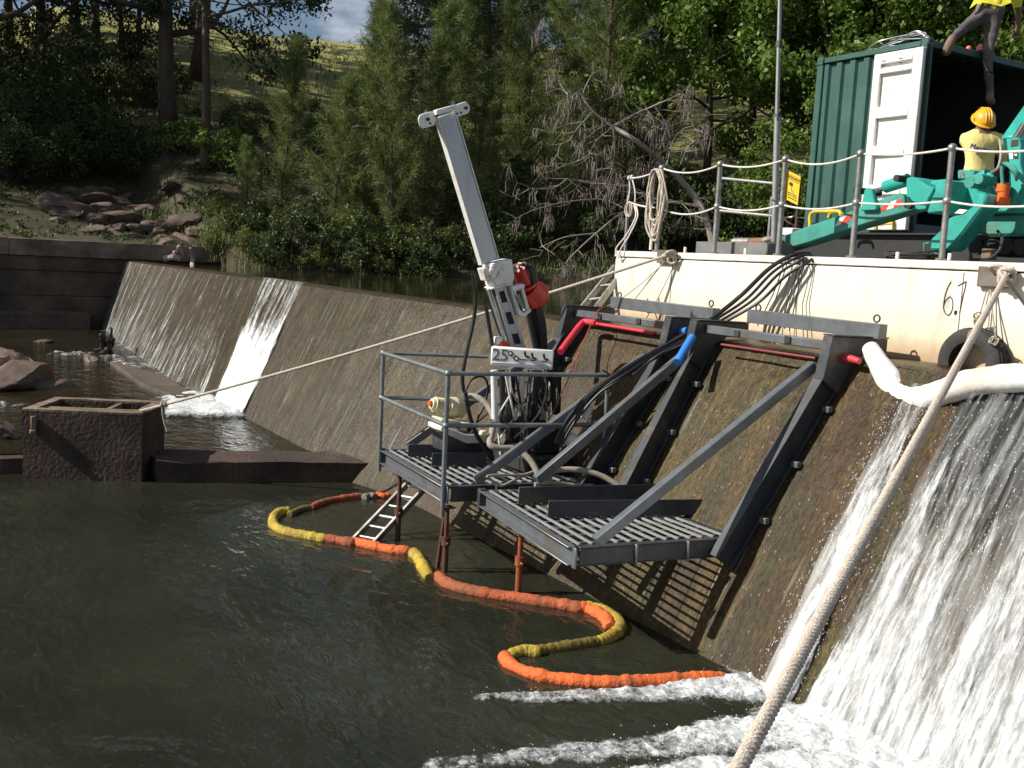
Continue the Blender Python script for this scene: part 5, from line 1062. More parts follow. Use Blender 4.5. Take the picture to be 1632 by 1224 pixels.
# ================================================================== PEOPLE
M_skin = mat('tanned_skin', (.20, .105, .07), .55, var=.12); M_shirt = mat('faded_yellow_shirt', (.74, .62, .22), .8, var=.22, scale=4, bump=1., bscale=7, stretch=(1.6, 1.6, .5)); M_shirt2 = mat('bright_yellow_shirt', (.78, .70, .05), .75, var=.12, scale=5, bump=.4, bscale=9)
M_trou = mat('grey_brown_trousers', (.13, .105, .10), .85, var=.45, scale=5, bump=1., bscale=9, dirt=(.045, .04, .042), dirt_amt=.45); M_navy = mat('navy_trousers', (.03, .035, .06), .85, var=.2); M_boot = mat('dusty_leather_boot', (.19, .125, .085), .8, var=.3); M_hat = mat('orange_yellow_helmet', (.82, .38, .02), .35, var=.08, scale=20); M_hair = mat('dark_hair', (.02, .015, .012), .8)
def person(label, J, bones, mats, loc, root):
    """skinned continuous body: J name->(point, radius), bones list of (a, b, material index)"""
    names = list(J); me = bpy.data.meshes.new('person'); O = Vector(loc)
    me.from_pydata([tuple(J[n][0]-O) for n in names], [(names.index(a), names.index(b)) for a, b, _ in bones], [])
    o = bpy.data.objects.new('tmp', me); COL.objects.link(o); sk = o.modifiers.new('skin', 'SKIN'); sk.use_smooth_shade = True
    if not me.skin_vertices: me.attributes.new
    for i, n in enumerate(names):
        r = J[n][1]; sv = me.skin_vertices[0].data[i]; sv.radius = (r, r) if not hasattr(r, '__len__') else r; sv.use_root = (n == root)
    ss = o.modifiers.new('sub', 'SUBSURF'); ss.levels = 2; ss.render_levels = 2
    dg = bpy.context.evaluated_depsgraph_get(); nm = bpy.data.meshes.new_from_object(o.evaluated_get(dg)); bpy.data.objects.remove(o)
    nm.materials.clear()
    for m in mats: nm.materials.append(m)
    seg = [(J[a][0]-O, J[b][0]-O, k, (max(J[a][1]) if hasattr(J[a][1], '__len__') else J[a][1])) for a, b, k in bones]
    for p in nm.polygons:
        c = Vector(p.center); best = min(seg, key=lambda s: seg_d(c, s[0], s[1])[0]-.5*s[3]); p.material_index = best[2]; p.use_smooth = True
    cloth = set()
    for p in nm.polygons:
        if p.material_index in (1, 2): cloth.update(p.vertices)
    for i in cloth:
        v = nm.vertices[i]; c = v.co; v.co = c+v.normal*(.011*mnoise.noise(Vector((c.x*13, c.y*13, c.z*8)))+.007*mnoise.noise(Vector((c.x*27+c.z*9, c.y*27, c.z*17))))
    b = bpy.data.objects.new('person', nm); COL.objects.link(b); b.location = O; b['_o'] = tuple(O); return tag(b, label, 'person')
def hand(J, bones, nm, wrist, d, side, mi, fan):
    """palm with four fingers and a thumb as chains of the same skin"""
    d = d.normalized(); J[nm+'palm'] = (wrist+d*.075, (.036, .020)); bones.append((nm, nm+'palm', mi)); up = fan.normalized()
    for k, (off, ln) in enumerate(((-.033, .070), (-.011, .082), (.011, .076), (.033, .060))):
        a = wrist+d*.105+side*off; J[f'{nm}f{k}a'] = (a, .0095); J[f'{nm}f{k}b'] = (a+d*ln*.5+up*.010, .009); J[f'{nm}f{k}c'] = (a+d*ln*.85+up*.035, .0075); bones += [(nm+'palm', f'{nm}f{k}a', mi), (f'{nm}f{k}a', f'{nm}f{k}b', mi), (f'{nm}f{k}b', f'{nm}f{k}c', mi)]
    a = wrist+d*.045+side*.045; J[nm+'ta'] = (a, .011); J[nm+'tb'] = (a+d*.045+side*.02+up*.02, .009); bones += [(nm+'palm', nm+'ta', mi), (nm+'ta', nm+'tb', mi)]
rgt = _rt; fwd = _fh; UPV = Vector((0, 0, 1))
def helmet(parent, c, tilt, m=M_hat):
    Mx = tilt; h = MB(); 
    n, k = 24, 8
    for i in range(k+1):
        p = (math.pi/2)*i/k
        for j in range(n):
            t = 2*math.pi*j/n; h.v.append(c+Mx @ Vector((.118*math.cos(p)*math.cos(t), .142*math.cos(p)*math.sin(t), .125*math.sin(p))))
    for i in range(k):
        for j in range(n): h.f.append((i*n+j, i*n+(j+1) % n, (i+1)*n+(j+1) % n, (i+1)*n+j))
    sh = h.build('helmet', m, parent)
    b = MB()
    for i, (r, z) in enumerate(((1.0, .0), (1.12, -.012), (1.12, -.02), (.99, -.008))):
        for j in range(n):
            t = 2*math.pi*j/n; fr = 1+.22*max(0, math.sin(t))**3*(r > 1.05); b.v.append(c+Mx @ Vector((.118*r*math.cos(t), .142*r*fr*math.sin(t), z)))
    for i in range(4):
        for j in range(n): b.f.append((i*n+j, i*n+(j+1) % n, ((i+1) % 4)*n+(j+1) % n, ((i+1) % 4)*n+j))
    b.build('helmet_brim', m, sh)
    for s in (-.03, 0, .03):
        pts = [c+Mx @ Vector((s+.0, .142*math.cos(q)*.99, .127*math.sin(q))) for q in np.linspace(.25, 2.89, 14)]; MB().tube(pts, .008, 6).build('helmet_rib', m, sh)
# standing man, back to the camera, pushing the climber's boot up
D1 = 11.2
def b1(x, y, df=0.): return Pd(x, y, D1+df)
pel = b1(1561, 287); J = {}; gz = DZ+.02
J['pelvis'] = (pel, (.155, .115)); J['waist'] = (b1(1561, 268), (.175, .12)); J['chest'] = (b1(1562, 238), (.205, .135)); J['upper'] = (b1(1563, 221), (.185, .11)); J['neck'] = (b1(1566, 207, .02), .055); J['skull'] = (b1(1567, 192, .0), .085); J['crown'] = (b1(1568, 180, -.02), .080)
for s, nm in ((-1, 'l'), (1, 'r')):
    J[nm+'sho'] = (b1(1564+s*27, 222, .02), .075); J[nm+'elb'] = (b1(1600, 253, .10) if s > 0 else b1(1545, 234, .42), .052); J[nm+'wri'] = (b1(1592, 278, .28) if s > 0 else b1(1568, 188, .68), .035)
    J[nm+'hip'] = (pel+rgt*.095*s-UPV*.06, .105); J[nm+'knee'] = (pel+rgt*.12*s-UPV*.47+fwd*.04, .068); a = pel+rgt*.14*s+fwd*(-.05); a.z = gz+.10; J[nm+'ank'] = (a, .050); J[nm+'heel'] = (a-UPV*.05-fwd*.03, .048); J[nm+'toe'] = (a-UPV*.06+fwd*.17, .040)
B_ = [('pelvis', 'waist', 1), ('waist', 'chest', 1), ('chest', 'upper', 1), ('upper', 'neck', 0), ('neck', 'skull', 0), ('skull', 'crown', 0)]
for nm in 'lr': B_ += [('upper', nm+'sho', 1), (nm+'sho', nm+'elb', 1), (nm+'elb', nm+'wri', 0), ('pelvis', nm+'hip', 2), (nm+'hip', nm+'knee', 2), (nm+'knee', nm+'ank', 2), (nm+'ank', nm+'heel', 3), (nm+'heel', nm+'toe', 3)]
for nm, sd_ in (('lwri', 1), ('rwri', -1)): hand(J, B_, nm, J[nm][0], (Vector((0, 0, 1))*.8+fwd*.5) if sd_ > 0 else (fwd*.8-UPV*.3-rgt*.2), rgt*sd_, 0, fwd)
man1 = person('person in faded yellow shirt and orange hard hat behind the crane, back turned', J, B_, [M_skin, M_shirt, M_navy, M_boot], (pel.x, pel.y, gz), 'pelvis')
hx = rgt; hz_ = (UPV*.80-fwd*.60).normalized(); hy = hz_.cross(hx); helmet(man1, b1(1568, 191, .02), Matrix((hx, hy, hz_)).transposed())
text('lettering', 'Maccay', b1(1562, 236, -.155)+UPV*.0, rgt*1-UPV*.16, UPV, .075, mat('navy_print', (.10, .11, .20), .7), man1, ext=.012)
for s in (-1, 1): MB().sphere(b1(1567, 190, .0)+rgt*.088*s-UPV*.01, (.014, .022, .032)).build('ear', M_skin, man1)
MB().sphere(b1(1567, 190, .095), (.016, .024, .022)).build('nose', M_skin, man1)
# climber: one knee over the roof edge, other leg hanging to the helper's hands
D2 = 12.2
def b2(x, y, df=0.): return Pd(x, y, D2+df)
J = {}
J['pelvis'] = (b2(1577, 20), (.155, .120)); J['waist'] = (b2(1582, -2, .03), (.15, .11)); J['chest'] = (b2(1594, -38, .12), (.18, .125)); J['upper'] = (b2(1602, -56, .2), (.16, .105)); J['neck'] = (b2(1608, -72, .26), .055); J['skull'] = (b2(1612, -88, .3), .085); J['crown'] = (b2(1613, -100, .3), .08)
J['lhip'] = (b2(1564, 26), .105); J['lknee'] = (b2(1537, 44, -.12), .066); J['lank'] = (b2(1519, 60, -.42), .048); J['lheel'] = (b2(1515, 66, -.48), .056); J['lball'] = (b2(1509, 80, -.46), .056); J['ltoe'] = (b2(1506, 90, -.42), .044)
J['rhip'] = (b2(1584, 30), .105); J['rknee'] = (b2(1573, 88, -.05), .066); J['rank'] = (b2(1578, 146, -.05), .046); J['rheel'] = (b2(1577, 158, -.08), .054); J['rball'] = (b2(1579, 161, .06), .054); J['rtoe'] = (b2(1580, 163, .16), .042)
J['lsho'] = (b2(1577, -50, .15), .075); J['lelb'] = (b2(1568, -18, .42), .05); J['lwri'] = (b2(1580, 6, .66), .033)
J['rsho'] = (b2(1622, -50, .2), .075); J['relb'] = (b2(1622, 8, .25), .052); J['rwri'] = (b2(1623, 42, .35), .034)
B_ = [('pelvis', 'waist', 1), ('waist', 'chest', 1), ('chest', 'upper', 1), ('upper', 'neck', 0), ('neck', 'skull', 0), ('skull', 'crown', 0)]
for nm in 'lr': B_ += [('upper', nm+'sho', 1), (nm+'sho', nm+'elb', 1), (nm+'elb', nm+'wri', 0), ('pelvis', nm+'hip', 2), (nm+'hip', nm+'knee', 2), (nm+'knee', nm+'ank', 2), (nm+'ank', nm+'heel', 3), (nm+'heel', nm+'ball', 3), (nm+'ball', nm+'toe', 3)]
for nm, sd_ in (('lwri', 1), ('rwri', -1)): hand(J, B_, nm, J[nm][0], -UPV*.7+fwd*.6, rgt*sd_, 0, -fwd)
man2 = person('person in bright yellow shirt and grey trousers climbing onto the container roof', J, B_, [M_skin, M_shirt2, M_trou, M_boot], b2(1578, 165), 'pelvis')
mb = MB()
hem = [(1545, 14), (1560, 3), (1578, 6), (1596, 10), (1612, 4), (1620, 27)]; n = len(hem)
for (x, y) in hem: mb.v += [b2(x, y, -.13), b2(x*.62+1592*.38, y*.3-36*.7, -.05), b2(x, y, -.10), b2(x*.62+1592*.38, y*.3-36*.7, -.02)]
for i in range(n-1): mb.f += [(4*i, 4*i+1, 4*i+5, 4*i+4), (4*i+2, 4*i+6, 4*i+7, 4*i+3), (4*i, 4*i+4, 4*i+6, 4*i+2)]
mb.build('shirt_tail', M_shirt2, man2)
hz_ = (UPV*.8+rgt*.2+fwd*.3).normalized(); hy = hz_.cross(rgt); helmet(man2, b2(1613, -95, .3), Matrix((rgt, hy.normalized(), hz_)).transposed())
for s in (-1, 1): MB().sphere(b2(1612, -88, .3)+rgt*.088*s, (.014, .022, .032)).build('ear', M_skin, man2)
MB().tube([b2(1571, 114, -.12), b2(1583, 116, -.12)], .012, 6).build('knee_strap', M_seal, man2)
# ================================================================== STEEL WORK FRAMES ON THE WEIR
random.seed(71)
M_steel = mat('dark_painted_steel', (.050, .055, .062), .42, .25, var=.3, scale=6, dirt=(.13, .11, .09), dirt_amt=.2); M_steelg = mat('galvanised_beam', (.19, .205, .22), .42, .55, var=.22, scale=7, dirt=(.18, .15, .12), dirt_amt=.25)
M_grate = mat('grating_steel', (.34, .34, .335), .5, .35, var=.25, scale=9); M_prop = mat('rusty_prop', (.11, .05, .03), .8, .2, var=.45, scale=14, bump=.4)
M_propo = mat('orange_rust_prop', (.30, .075, .03), .75, .1, var=.35, scale=14)
PZ = .85
def work_frame(root, uL, uR, A, Bc, Cc, Dc, braces):
    # legs lie on the face, arms reach over the crest
    for uu, du in ((uL, -.14), (uR, .10)):
        a = fp(uu, .60, .115); b = fp(uu+du, 2.20, .115); lg = MB().ibeam(a, b, .10, .21, NRM, .014).build('leg', M_steel, root, .003)
        x_ = uu+du-.05; q0 = fp(x_, 2.0, .222); q1 = fp(x_, 2.0, .0); MB().prism([q0, Vector((x_, 6.46, 2.475)), Vector((x_, 7.14, 2.455)), Vector((x_, 7.14, 2.33)), Vector((x_, 6.86, 2.325)), q1], (.10, 0, 0)).build('knee_plate', M_steel, root, .005)
        MB().beam(Vector((uu+du, 6.47, 2.483)), Vector((uu+du, 7.14, 2.463)), .12, .012).build('arm_flange', M_steel, root)
        for z in (.98, 1.42, 1.86): MB().box(fp(uu+.09+du*z/2.4, z, .04), (.07, .05, .05)).build('leg_clip', M_steelg, lg, .004)
    u0, u1 = uL-.14, uR+.10
    MB().beam((u0+.06, 6.60, 2.40), (u1-.06, 6.60, 2.385), .075, .075).build('top_tube', M_steelg, root, .006)
    MB().beam((u0+.22, 6.98, 2.54), (u1+.12, 6.98, 2.52), .10, .125).build('top_plate', M_steelg, root, .004)
    for f in (.06, .95):
        c = Vector((u0+.22+(u1-.10-u0)*f, 6.98, 2.605)); MB().torus(c+Vector((0, 0, .02)), (0, 1, .0), .030, .008, 18, 7).build('lifting_eye', M_steel, root)
    for f in (.3, .68): MB().box((u0+(u1-u0)*f, 6.555, 2.395), (.07, .012, .06)).build('clamp_plate', M_steel, root, .003)
    # platform
    A, Bc, Cc, Dc = (Vector((*q, PZ)) for q in (A, Bc, Cc, Dc)); dn = Vector((0, 0, 1))
    ch = .15
    MB().ibeam(A-dn*.09, Bc-dn*.09, .07, ch, dn, .012, 1).build('edge_channel', M_steelg, root, .003)  # sunlit edge: its brightness is put into paler steel than the other edges
    e2_ = (Cc-Bc).normalized(); e1_ = (Bc-A).normalized()
    MB().ibeam(Bc-dn*.09+e2_*.05, Cc-dn*.09, .07, ch, dn, .012, -1).build('edge_channel', M_steel, root, .003)
    MB().ibeam(A-dn*.09+e2_*.05, Dc-dn*.09, .07, ch, dn, .012, 1).build('edge_channel', M_steel, root, .003)
    MB().ibeam(Dc-dn*.09+e1_*.05, Cc-dn*.09-e1_*.05, .07, ch, dn, .012).build('edge_channel', M_steel, root, .003)
    for f in (.36, .68):
        a = A.lerp(Bc, f); b = Dc.lerp(Cc, f); MB().ibeam(a-dn*.10+e2_*.05, b-dn*.11, .085, .14, dn, .012).build('joist', M_steel, root)
    for f in (.0, .36, .68): 
        q = Bc.lerp(Cc, f+.004)+e1_*.035; MB().beam(q-dn*.015, q-dn*.175, .018, .055, e1_).build('stiffener', M_steelg, root, .003)
    MB().beam(A-e1_*.02-dn*.0, A-e1_*.02-dn*.2, .07, .07, e2_).build('stub_post', M_steel, root, .004)
    n = 13; bar = None
    for i in range(n):
        f = (i+.7)/(n+.3); a = A.lerp(Dc, f); b = Bc.lerp(Cc, f); L_ = (b-a).length
        if bar is None:
            mb = MB().box((0, 0, 0), (1, .016, .018)); me = bpy.data.meshes.new('grating_bar'); me.from_pydata([tuple(p) for p in mb.v], [], mb.f); me.validate()
            bm = bmesh.new(); bm.from_mesh(me); bmesh.ops.recalc_face_normals(bm, faces=bm.faces); bm.to_mesh(me); bm.free(); me.materials.append(M_grate); bar = me
        o = bpy.data.objects.new('grating_bar', bar); COL.objects.link(o); o.parent = root; o['_o'] = root['_o']
        o.location = (a+b)/2-dn*.012-Vector(root['_o']); o.rotation_euler.z = math.atan2((b-a).y, (b-a).x); o.scale.x = L_-.05
    for i in range(9):
        f = (i+.5)/9; a = A.lerp(Bc, f)+e2_*.03; b = Dc.lerp(Cc, f); MB().tube([a-dn*.018, b-dn*.018], .005, 5).build('cross_rod', M_grate, root)
    for p, q in braces: MB().beam(p, q, .075, .085, (0, 0, 1)).build('brace', M_steelg, root, .006)
    return A, Bc, Cc, Dc, e1_, e2_
nf = thing('work_frame', 'nearer steel work frame with an empty grated platform hung on the weir face', 'work frame', (-6.6, 5.3, .6))
brN = [(Vector((-5.86, 4.46, PZ+.04)), fp(-5.69, 2.10, .22)), (Pu(855, 765, -7.42), fp(-7.22, 2.02, .22))]
NA = work_frame(nf, -7.05, -5.67, (-7.80, 4.60), (-5.98, 4.33), (-5.72, 5.74), (-7.54, 5.74), brN)
ff = thing('work_frame', 'farther steel work frame carrying the drill rig and a pipe guard rail', 'work frame', (-8.7, 5.2, .6))
brF = [(Vector((-7.97, 4.62, PZ+.04)), fp(-7.74, 1.95, .22)), (Vector((-9.72, 4.75, PZ+.04)), fp(-9.35, 1.95, .22))]
FA = work_frame(ff, -9.20, -7.66, (-9.85, 4.52), (-8.09, 4.36), (-7.86, 5.70), (-9.62, 5.70), brF)
# upright toe plates on the platforms
def toe(root, p, q, h, nm='toe_plate'): MB().angle(Vector((*p, PZ+.005)), Vector((*q, PZ+.005)), .07, h, (0, 0, 1), .01, 1).build(nm, M_steel, root, .002)
def onp(x, y): return tuple(Pz(x, y, PZ+.005).xy)
toe(nf, onp(826, 803), onp(1052, 797), .15); toe(nf, onp(873, 824), onp(1118, 821), .14)
toe(ff, onp(650, 727), onp(705, 728), .13); toe(ff, onp(688, 742), onp(775, 741), .13)
# pipe rail of the far platform
M_rail = mat('grey_scaffold_tube', (.22, .245, .25), .5, .55, var=.25, scale=9, dirt=(.14, .10, .07), dirt_amt=.2)
E_, F_p = Vector((-9.86, 4.49, PZ)), Vector((-8.07, 4.33, PZ)); G_ = Vector((-7.72, 5.90, PZ)); Hh = Vector((-9.40, 5.52, PZ))
rl = ff
for q, z0 in ((E_, -.25), (F_p, -.30)): MB().tube([q+UPV*z0, q+UPV*1.05], .024, 10).build('rail_post', M_rail, rl)
MB().tube([G_+UPV*.10, G_+UPV*1.05], .022, 10).build('rail_post', M_rail, rl)
for z in (1.045, .56):
    MB().tube([E_+UPV*z, F_p+UPV*z], .022, 10).build('rail_bar', M_rail, rl); MB().tube([F_p+UPV*z, G_+UPV*z], .022, 10).build('rail_bar', M_rail, rl); MB().tube([E_+UPV*z, Hh+UPV*z], .020, 10).build('rail_bar', M_rail, rl)
    for q in (E_, F_p): MB().sphere(q+UPV*z, .034).build('rail_joint', M_rail, rl)
# props standing in the pool
for (u, v), m, lab, zt in (((-9.27, 4.46), M_prop, 'dark rusty prop under the outer left corner of the far platform', .68), ((-8.10, 4.40), M_prop, 'thick dark prop under the rail corner of the far platform', .62), ((-7.30, 4.72), M_propo, 'orange rusty prop under the left edge of the nearer platform', .68)):
    g = thing('support_prop', lab, 'prop', (u, v, -.6), 'props under the work platforms')
    MB().tube([(u, v, -.6), (u, v, .32)], .030, 10).build('outer_tube', m, g); MB().tube([(u, v, .30), (u, v, zt)], .023, 10).build('inner_tube', m, g)
    MB().tube([(u, v, .26), (u, v, .34)], .044, 12).build('collar', m, g); MB().tube([(u-.06, v, .30), (u+.08, v-.02, .29)], .009, 6).build('pin', m, g); MB().box((u, v, zt+.006), (.12, .12, .012)).build('head_plate', m, g)
MB().tube([Pz(697, 905, 0), Vector((-8.16, 4.42, .62))], .022, 8).build('splice_tube', M_prop, ff)

# foam padding
M_redf = mat('red_foam_tube', (.62, .035, .055), .55, var=.12, scale=6); M_bluef = mat('blue_foam_tube', (.03, .20, .62), .5, var=.15, scale=6)
p0 = fp(-9.02, 1.60, .20); p1 = fp(-9.10, 2.40, .14)
tag(MB().tube(curve_pts([Pv(893, 561, 6.0), Pv(912, 535, 6.25), Pv(928, 515, 6.46), Pv(936, 513, 6.5), Pv(950, 515, 6.5)], 6), .036, 12).build('foam_tube', M_redf), 'red foam tube padding the left leg of the farther frame', 'foam tube')
tag(MB().tube([Pv(951, 516, 6.5), Pv(1043, 531, 6.5)], .018, 10).build('foam_tube', M_redf), 'thin red foam strip under the top tube of the farther frame', 'foam tube')
tag(MB().tube([Pv(1150, 549, 6.54), Pv(1300, 571, 6.54)], .012, 8).build('foam_tube', mat('dark_red_strip', (.20, .03, .03), .6)), 'dark red strip under the top tube of the nearer frame', 'foam tube')
tag(MB().tube([Pv(1080, 577, 6.15), Pv(1092, 556, 6.28), Pv(1104, 537, 6.4)], .040, 12).build('foam_tube', M_bluef), 'blue foam sleeve on the left leg of the nearer frame', 'foam tube')
tag(MB().tube([Pv(1061, 531, 6.6), Pv(1080, 528, 6.6), Pv(1096, 527, 6.6)], .036, 12).build('foam_tube', M_bluef), 'short blue foam sleeve between the two frames', 'foam tube')
tag(MB().tube([Pv(1331, 572, 6.60), Pv(1350, 570, 6.62), Pv(1370, 576, 6.62)], [.03, .036, .026], 10).build('foam_tube', M_redf), 'short red foam block under the right arm of the nearer frame', 'foam tube')
tag(MB().tube(curve_pts([Pv(1300, 585, 6.55), Pv(1306, 590, 6.5), Pv(1309, 597, 6.45)], 4), .02, 8).build('pipe_elbow', M_prop), 'small rusty elbow beside the right leg of the nearer frame', 'pipe')
# white sock over the crest
M_sock = mat('white_fabric_sock', (.80, .79, .76), .8, var=.05, scale=3, bump=.25, bscale=18, dirt=(.60, .52, .38), dirt_amt=.2)
sp = curve_pts([Pv(1386, 553, 6.78), Pv(1398, 575, 6.74), Pv(1418, 606, 6.72), Pv(1432, 626, 6.72), Pv(1452, 636, 6.70), Pv(1480, 634, 6.66), Pv(1512, 622, 6.62), Pv(1550, 610, 6.62), Pv(1595, 604, 6.62), Pv(1640, 602, 6.62), Pv(1740, 600, 6.62), Vector((-2.6, 6.64, 2.36)), Vector((-1.6, 6.70, 2.36)), Vector((-.4, 6.66, 2.36)), Vector((.8, 6.70, 2.36))], 8)
sr = [.060+.040*min(1, i/14)+.003*math.sin(i*.5)+.002*math.sin(i*1.3) for i in range(len(sp))]
tag(MB().tube(sp, sr, 16).build('overflow_sock', M_sock), 'fat white fabric sock lying bent across the weir crest beside the tyre', 'hose')

# ladders
def ladder(l0, l1, r0, r1, n, label, m):
    g = thing('ladder', label, 'ladder', l0); l0, l1, r0, r1 = map(Vector, (l0, l1, r0, r1)); up = (r0-l0).cross(l1-l0)
    for a, b in ((l0, l1), (r0, r1)): MB().beam(a, b, .03, .075, up).build('rail', m, g, .003)
    for k in range(n): f = (k+.6)/n; MB().tube([l0.lerp(l1, f), r0.lerp(r1, f)], .015, 8).build('rung', m, g)
M_alu = mat('weathered_aluminium', (.44, .43, .41), .45, .6, var=.2, scale=10, dirt=(.22, .18, .14), dirt_amt=.3)
lb = Pz(566, 858, 0); rb_ = Pz(598, 864, 0); lt = Pz(668, 752, .62); rt_ = Pz(697, 757, .62)
ladder(lb+(lb-lt)*.35, lt, rb_+(rb_-rt_)*.35, rt_, 9, 'aluminium ladder leaning from the pool up under the far platform', M_alu)
ladder(Pv(872, 560, 6.55), Pv(981, 425, 7.5), Pv(905, 552, 6.62), Pv(1000, 424, 7.5), 6, 'aluminium ladder lying from the far frame up to the barge corner', M_alu)

# ================================================================== OIL BOOM
bm_mats = {'o': mat('orange_boom_fabric', (.66, .125, .025), .75, var=.22, scale=7, bump=.8, bscale=30, dirt=(.42, .10, .03), dirt_amt=.3), 'r': mat('faded_red_boom_fabric', (.40, .085, .03), .8, var=.3, scale=7, bump=.8, bscale=30, dirt=(.16, .07, .03), dirt_amt=.4), 'y': mat('yellow_boom_fabric', (.42, .30, .03), .75, var=.3, scale=7, bump=.8, bscale=30, dirt=(.20, .15, .03), dirt_amt=.4), 'v': mat('olive_boom_fabric', (.16, .12, .02), .8, var=.3, scale=7, bump=.8, bscale=30, dirt=(.07, .05, .02), dirt_amt=.4), 'g': mat('grey_float', (.22, .18, .14), .8)}
boom = thing('oil_boom', 'long orange and yellow floating boom snaking across the dark pool', 'boom', (*Pz(700, 920, 0).xy, 0))
random.seed(81)
def bseg(pix, c, r=.052, z=.014):
    pts = curve_pts([Pz(x, y, z) for x, y in pix], 16); k = len(pts)
    mb = MB(); rs = []
    for i, p in enumerate(pts):
        e = min(i, k-1-i); rs.append(r*(.72+.28*min(1, e/4))*(1+.18*fnoise(p, 9)+.16*fnoise(p, 25)+.10*fnoise(p, 60)))
    mb.tube(pts, rs, 14); o = mb.build('segment', bm_mats[c], boom); return o
bseg([(622, 790), (610, 791), (599, 789)], 'o', .045); bseg([(597, 793), (590, 791), (580, 794)], 'g', .055); bseg([(577, 791), (548, 795), (520, 800), (496, 809)], 'r', .048); bseg([(495, 810), (478, 813), (461, 821)], 'v', .045)
bseg([(463, 815), (446, 817), (436, 827), (438, 839), (456, 848), (490, 855), (520, 860)], 'y', .056); bseg([(518, 859), (540, 862), (566, 867)], 'r', .054); bseg([(556, 863), (590, 870), (625, 877), (656, 880)], 'o', .056); bseg([(657, 880), (667, 890), (674, 903), (684, 921)], 'y', .058)
bseg([(697, 917), (715, 932), (760, 944), (830, 955), (890, 964), (930, 971)], 'r', .058); bseg([(922, 968), (945, 974), (965, 986), (972, 1000)], 'o', .056); bseg([(930, 967), (960, 973), (983, 988), (988, 1003), (972, 1016), (952, 1023)], 'y', .054); bseg([(955, 1022), (920, 1028), (870, 1035), (815, 1042)], 'v', .046); bseg([(812, 1043), (835, 1039), (862, 1041)], 'y', .052)
bseg([(802, 1044), (815, 1060), (850, 1075), (900, 1084), (960, 1089), (1020, 1087), (1090, 1083), (1152, 1079)], 'o', .052)

# ================================================================== DRILL RIG
M_walu = mat('brushed_aluminium_mast', (.44, .46, .49), .42, .45, var=.12, scale=14, stretch=(.3, .3, .05)); M_wp = mat('white_rig_paint', (.78, .77, .74), .4, var=.07, scale=8, dirt=(.45, .40, .34), dirt_amt=.25); M_redp = mat('red_motor_paint', (.55, .035, .02), .32, var=.15, scale=7); M_hose = mat('black_hydraulic_hose', (.016, .016, .017), .45, var=.3); M_grey = mat('grey_hose', (.30, .265, .22), .7, var=.2, scale=14, bump=.3); M_cream = mat('cream_motor_paint', (.68, .63, .42), .45, var=.1)
MU = -8.6
rig = thing('drill_rig', 'drilling rig with a long leaning aluminium mast and white control box on the far platform', 'drill rig', (MU, 5.4, PZ))
def Q4(X, Y, u=MU): return Pu(740+X/3.82, 400+Y/3.82, u)
def Q3(X, Y, u=MU): return Pu(640+X/2.78, 140+Y/2.78, u)
def pl(pts, th, name, m, parent=None, bevel=.006): return MB().prism(pts, (th, 0, 0)).build(name, m, parent or rig, bevel)
ta = Q3(192, 118); tb_ = Q3(387, 770); ax = (tb_-ta).normalized(); px_ = ax.cross(Vector((1, 0, 0))).normalized()
MB().beam(ta, tb_, .185, .06, (1, 0, 0)).build('mast', M_walu, rig, .008)
for sgn_ in (-1, 1): MB().beam(ta+px_*sgn_*.0985, tb_+px_*sgn_*.0985, .010, .075, (1, 0, 0)).build('mast_edge', M_wp, rig)
cb = pl([Q3(138, 100, MU+.06), Q3(228, 76, MU+.06), Q3(233, 98, MU+.06), Q3(144, 124, MU+.06)], .07, 'crown_block', M_wp)
for poly in ([(70, 140), (78, 120), (110, 108), (138, 104), (150, 140), (146, 165), (92, 182), (78, 172)], [(222, 85), (250, 70), (282, 60), (298, 78), (302, 100), (290, 115), (240, 130), (228, 126)]):
    for du in (-.05, .05): pl([Q3(x, y, MU+du) for x, y in poly], .014, 'sheave_plate', M_wp, cb)
for c in ((104, 142), (272, 92)): MB().disc(Q3(*c, MU+.0), (1, 0, 0), .055, .05, 18).build('sheave', M_grey, cb); MB().disc(Q3(*c, MU+.01), (1, 0, 0), .016, .14, 10).build('sheave_pin', M_seal, cb)
for c in ((126, 158), (262, 110), (245, 115)): MB().disc(Q3(*c, MU+.06), (1, 0, 0), .010, .02, 8).build('bolt', M_seal, cb)
MB().box(Q3(118, 108, MU), (.06, .05, .04)).build('rubber_stop', M_seal, cb); MB().box(Q3(240, 72, MU), (.06, .06, .05)).build('rubber_stop', M_seal, cb)
gb = pl([Q4(105, 72, MU-.08), Q4(232, 45, MU-.08), Q4(248, 160, MU-.08), Q4(236, 188, MU-.08), Q4(128, 215, MU-.08), Q4(108, 120, MU-.08)], .19, 'head_box', M_wp, bevel=.012)
MB().torus(Q4(182, 130, MU+.115), (1, 0, 0), .055, .008, 24, 6, .6, 5.7).build('emblem', M_walu, gb); MB().disc(Q4(176, 130, MU+.112), (1, 0, 0), .034, .01, 20).build('emblem', M_wp, gb)
pl([Q4(75, 105, MU-.05), Q4(104, 98, MU-.05), Q4(118, 170, MU-.05), Q4(98, 180, MU-.05)], .12, 'side_lug', M_wp, gb); pl([Q4(118, 218, MU-.06), Q4(245, 186, MU-.06), Q4(249, 200, MU-.06), Q4(122, 232, MU-.06)], .16, 'base_flange', M_wp, gb)
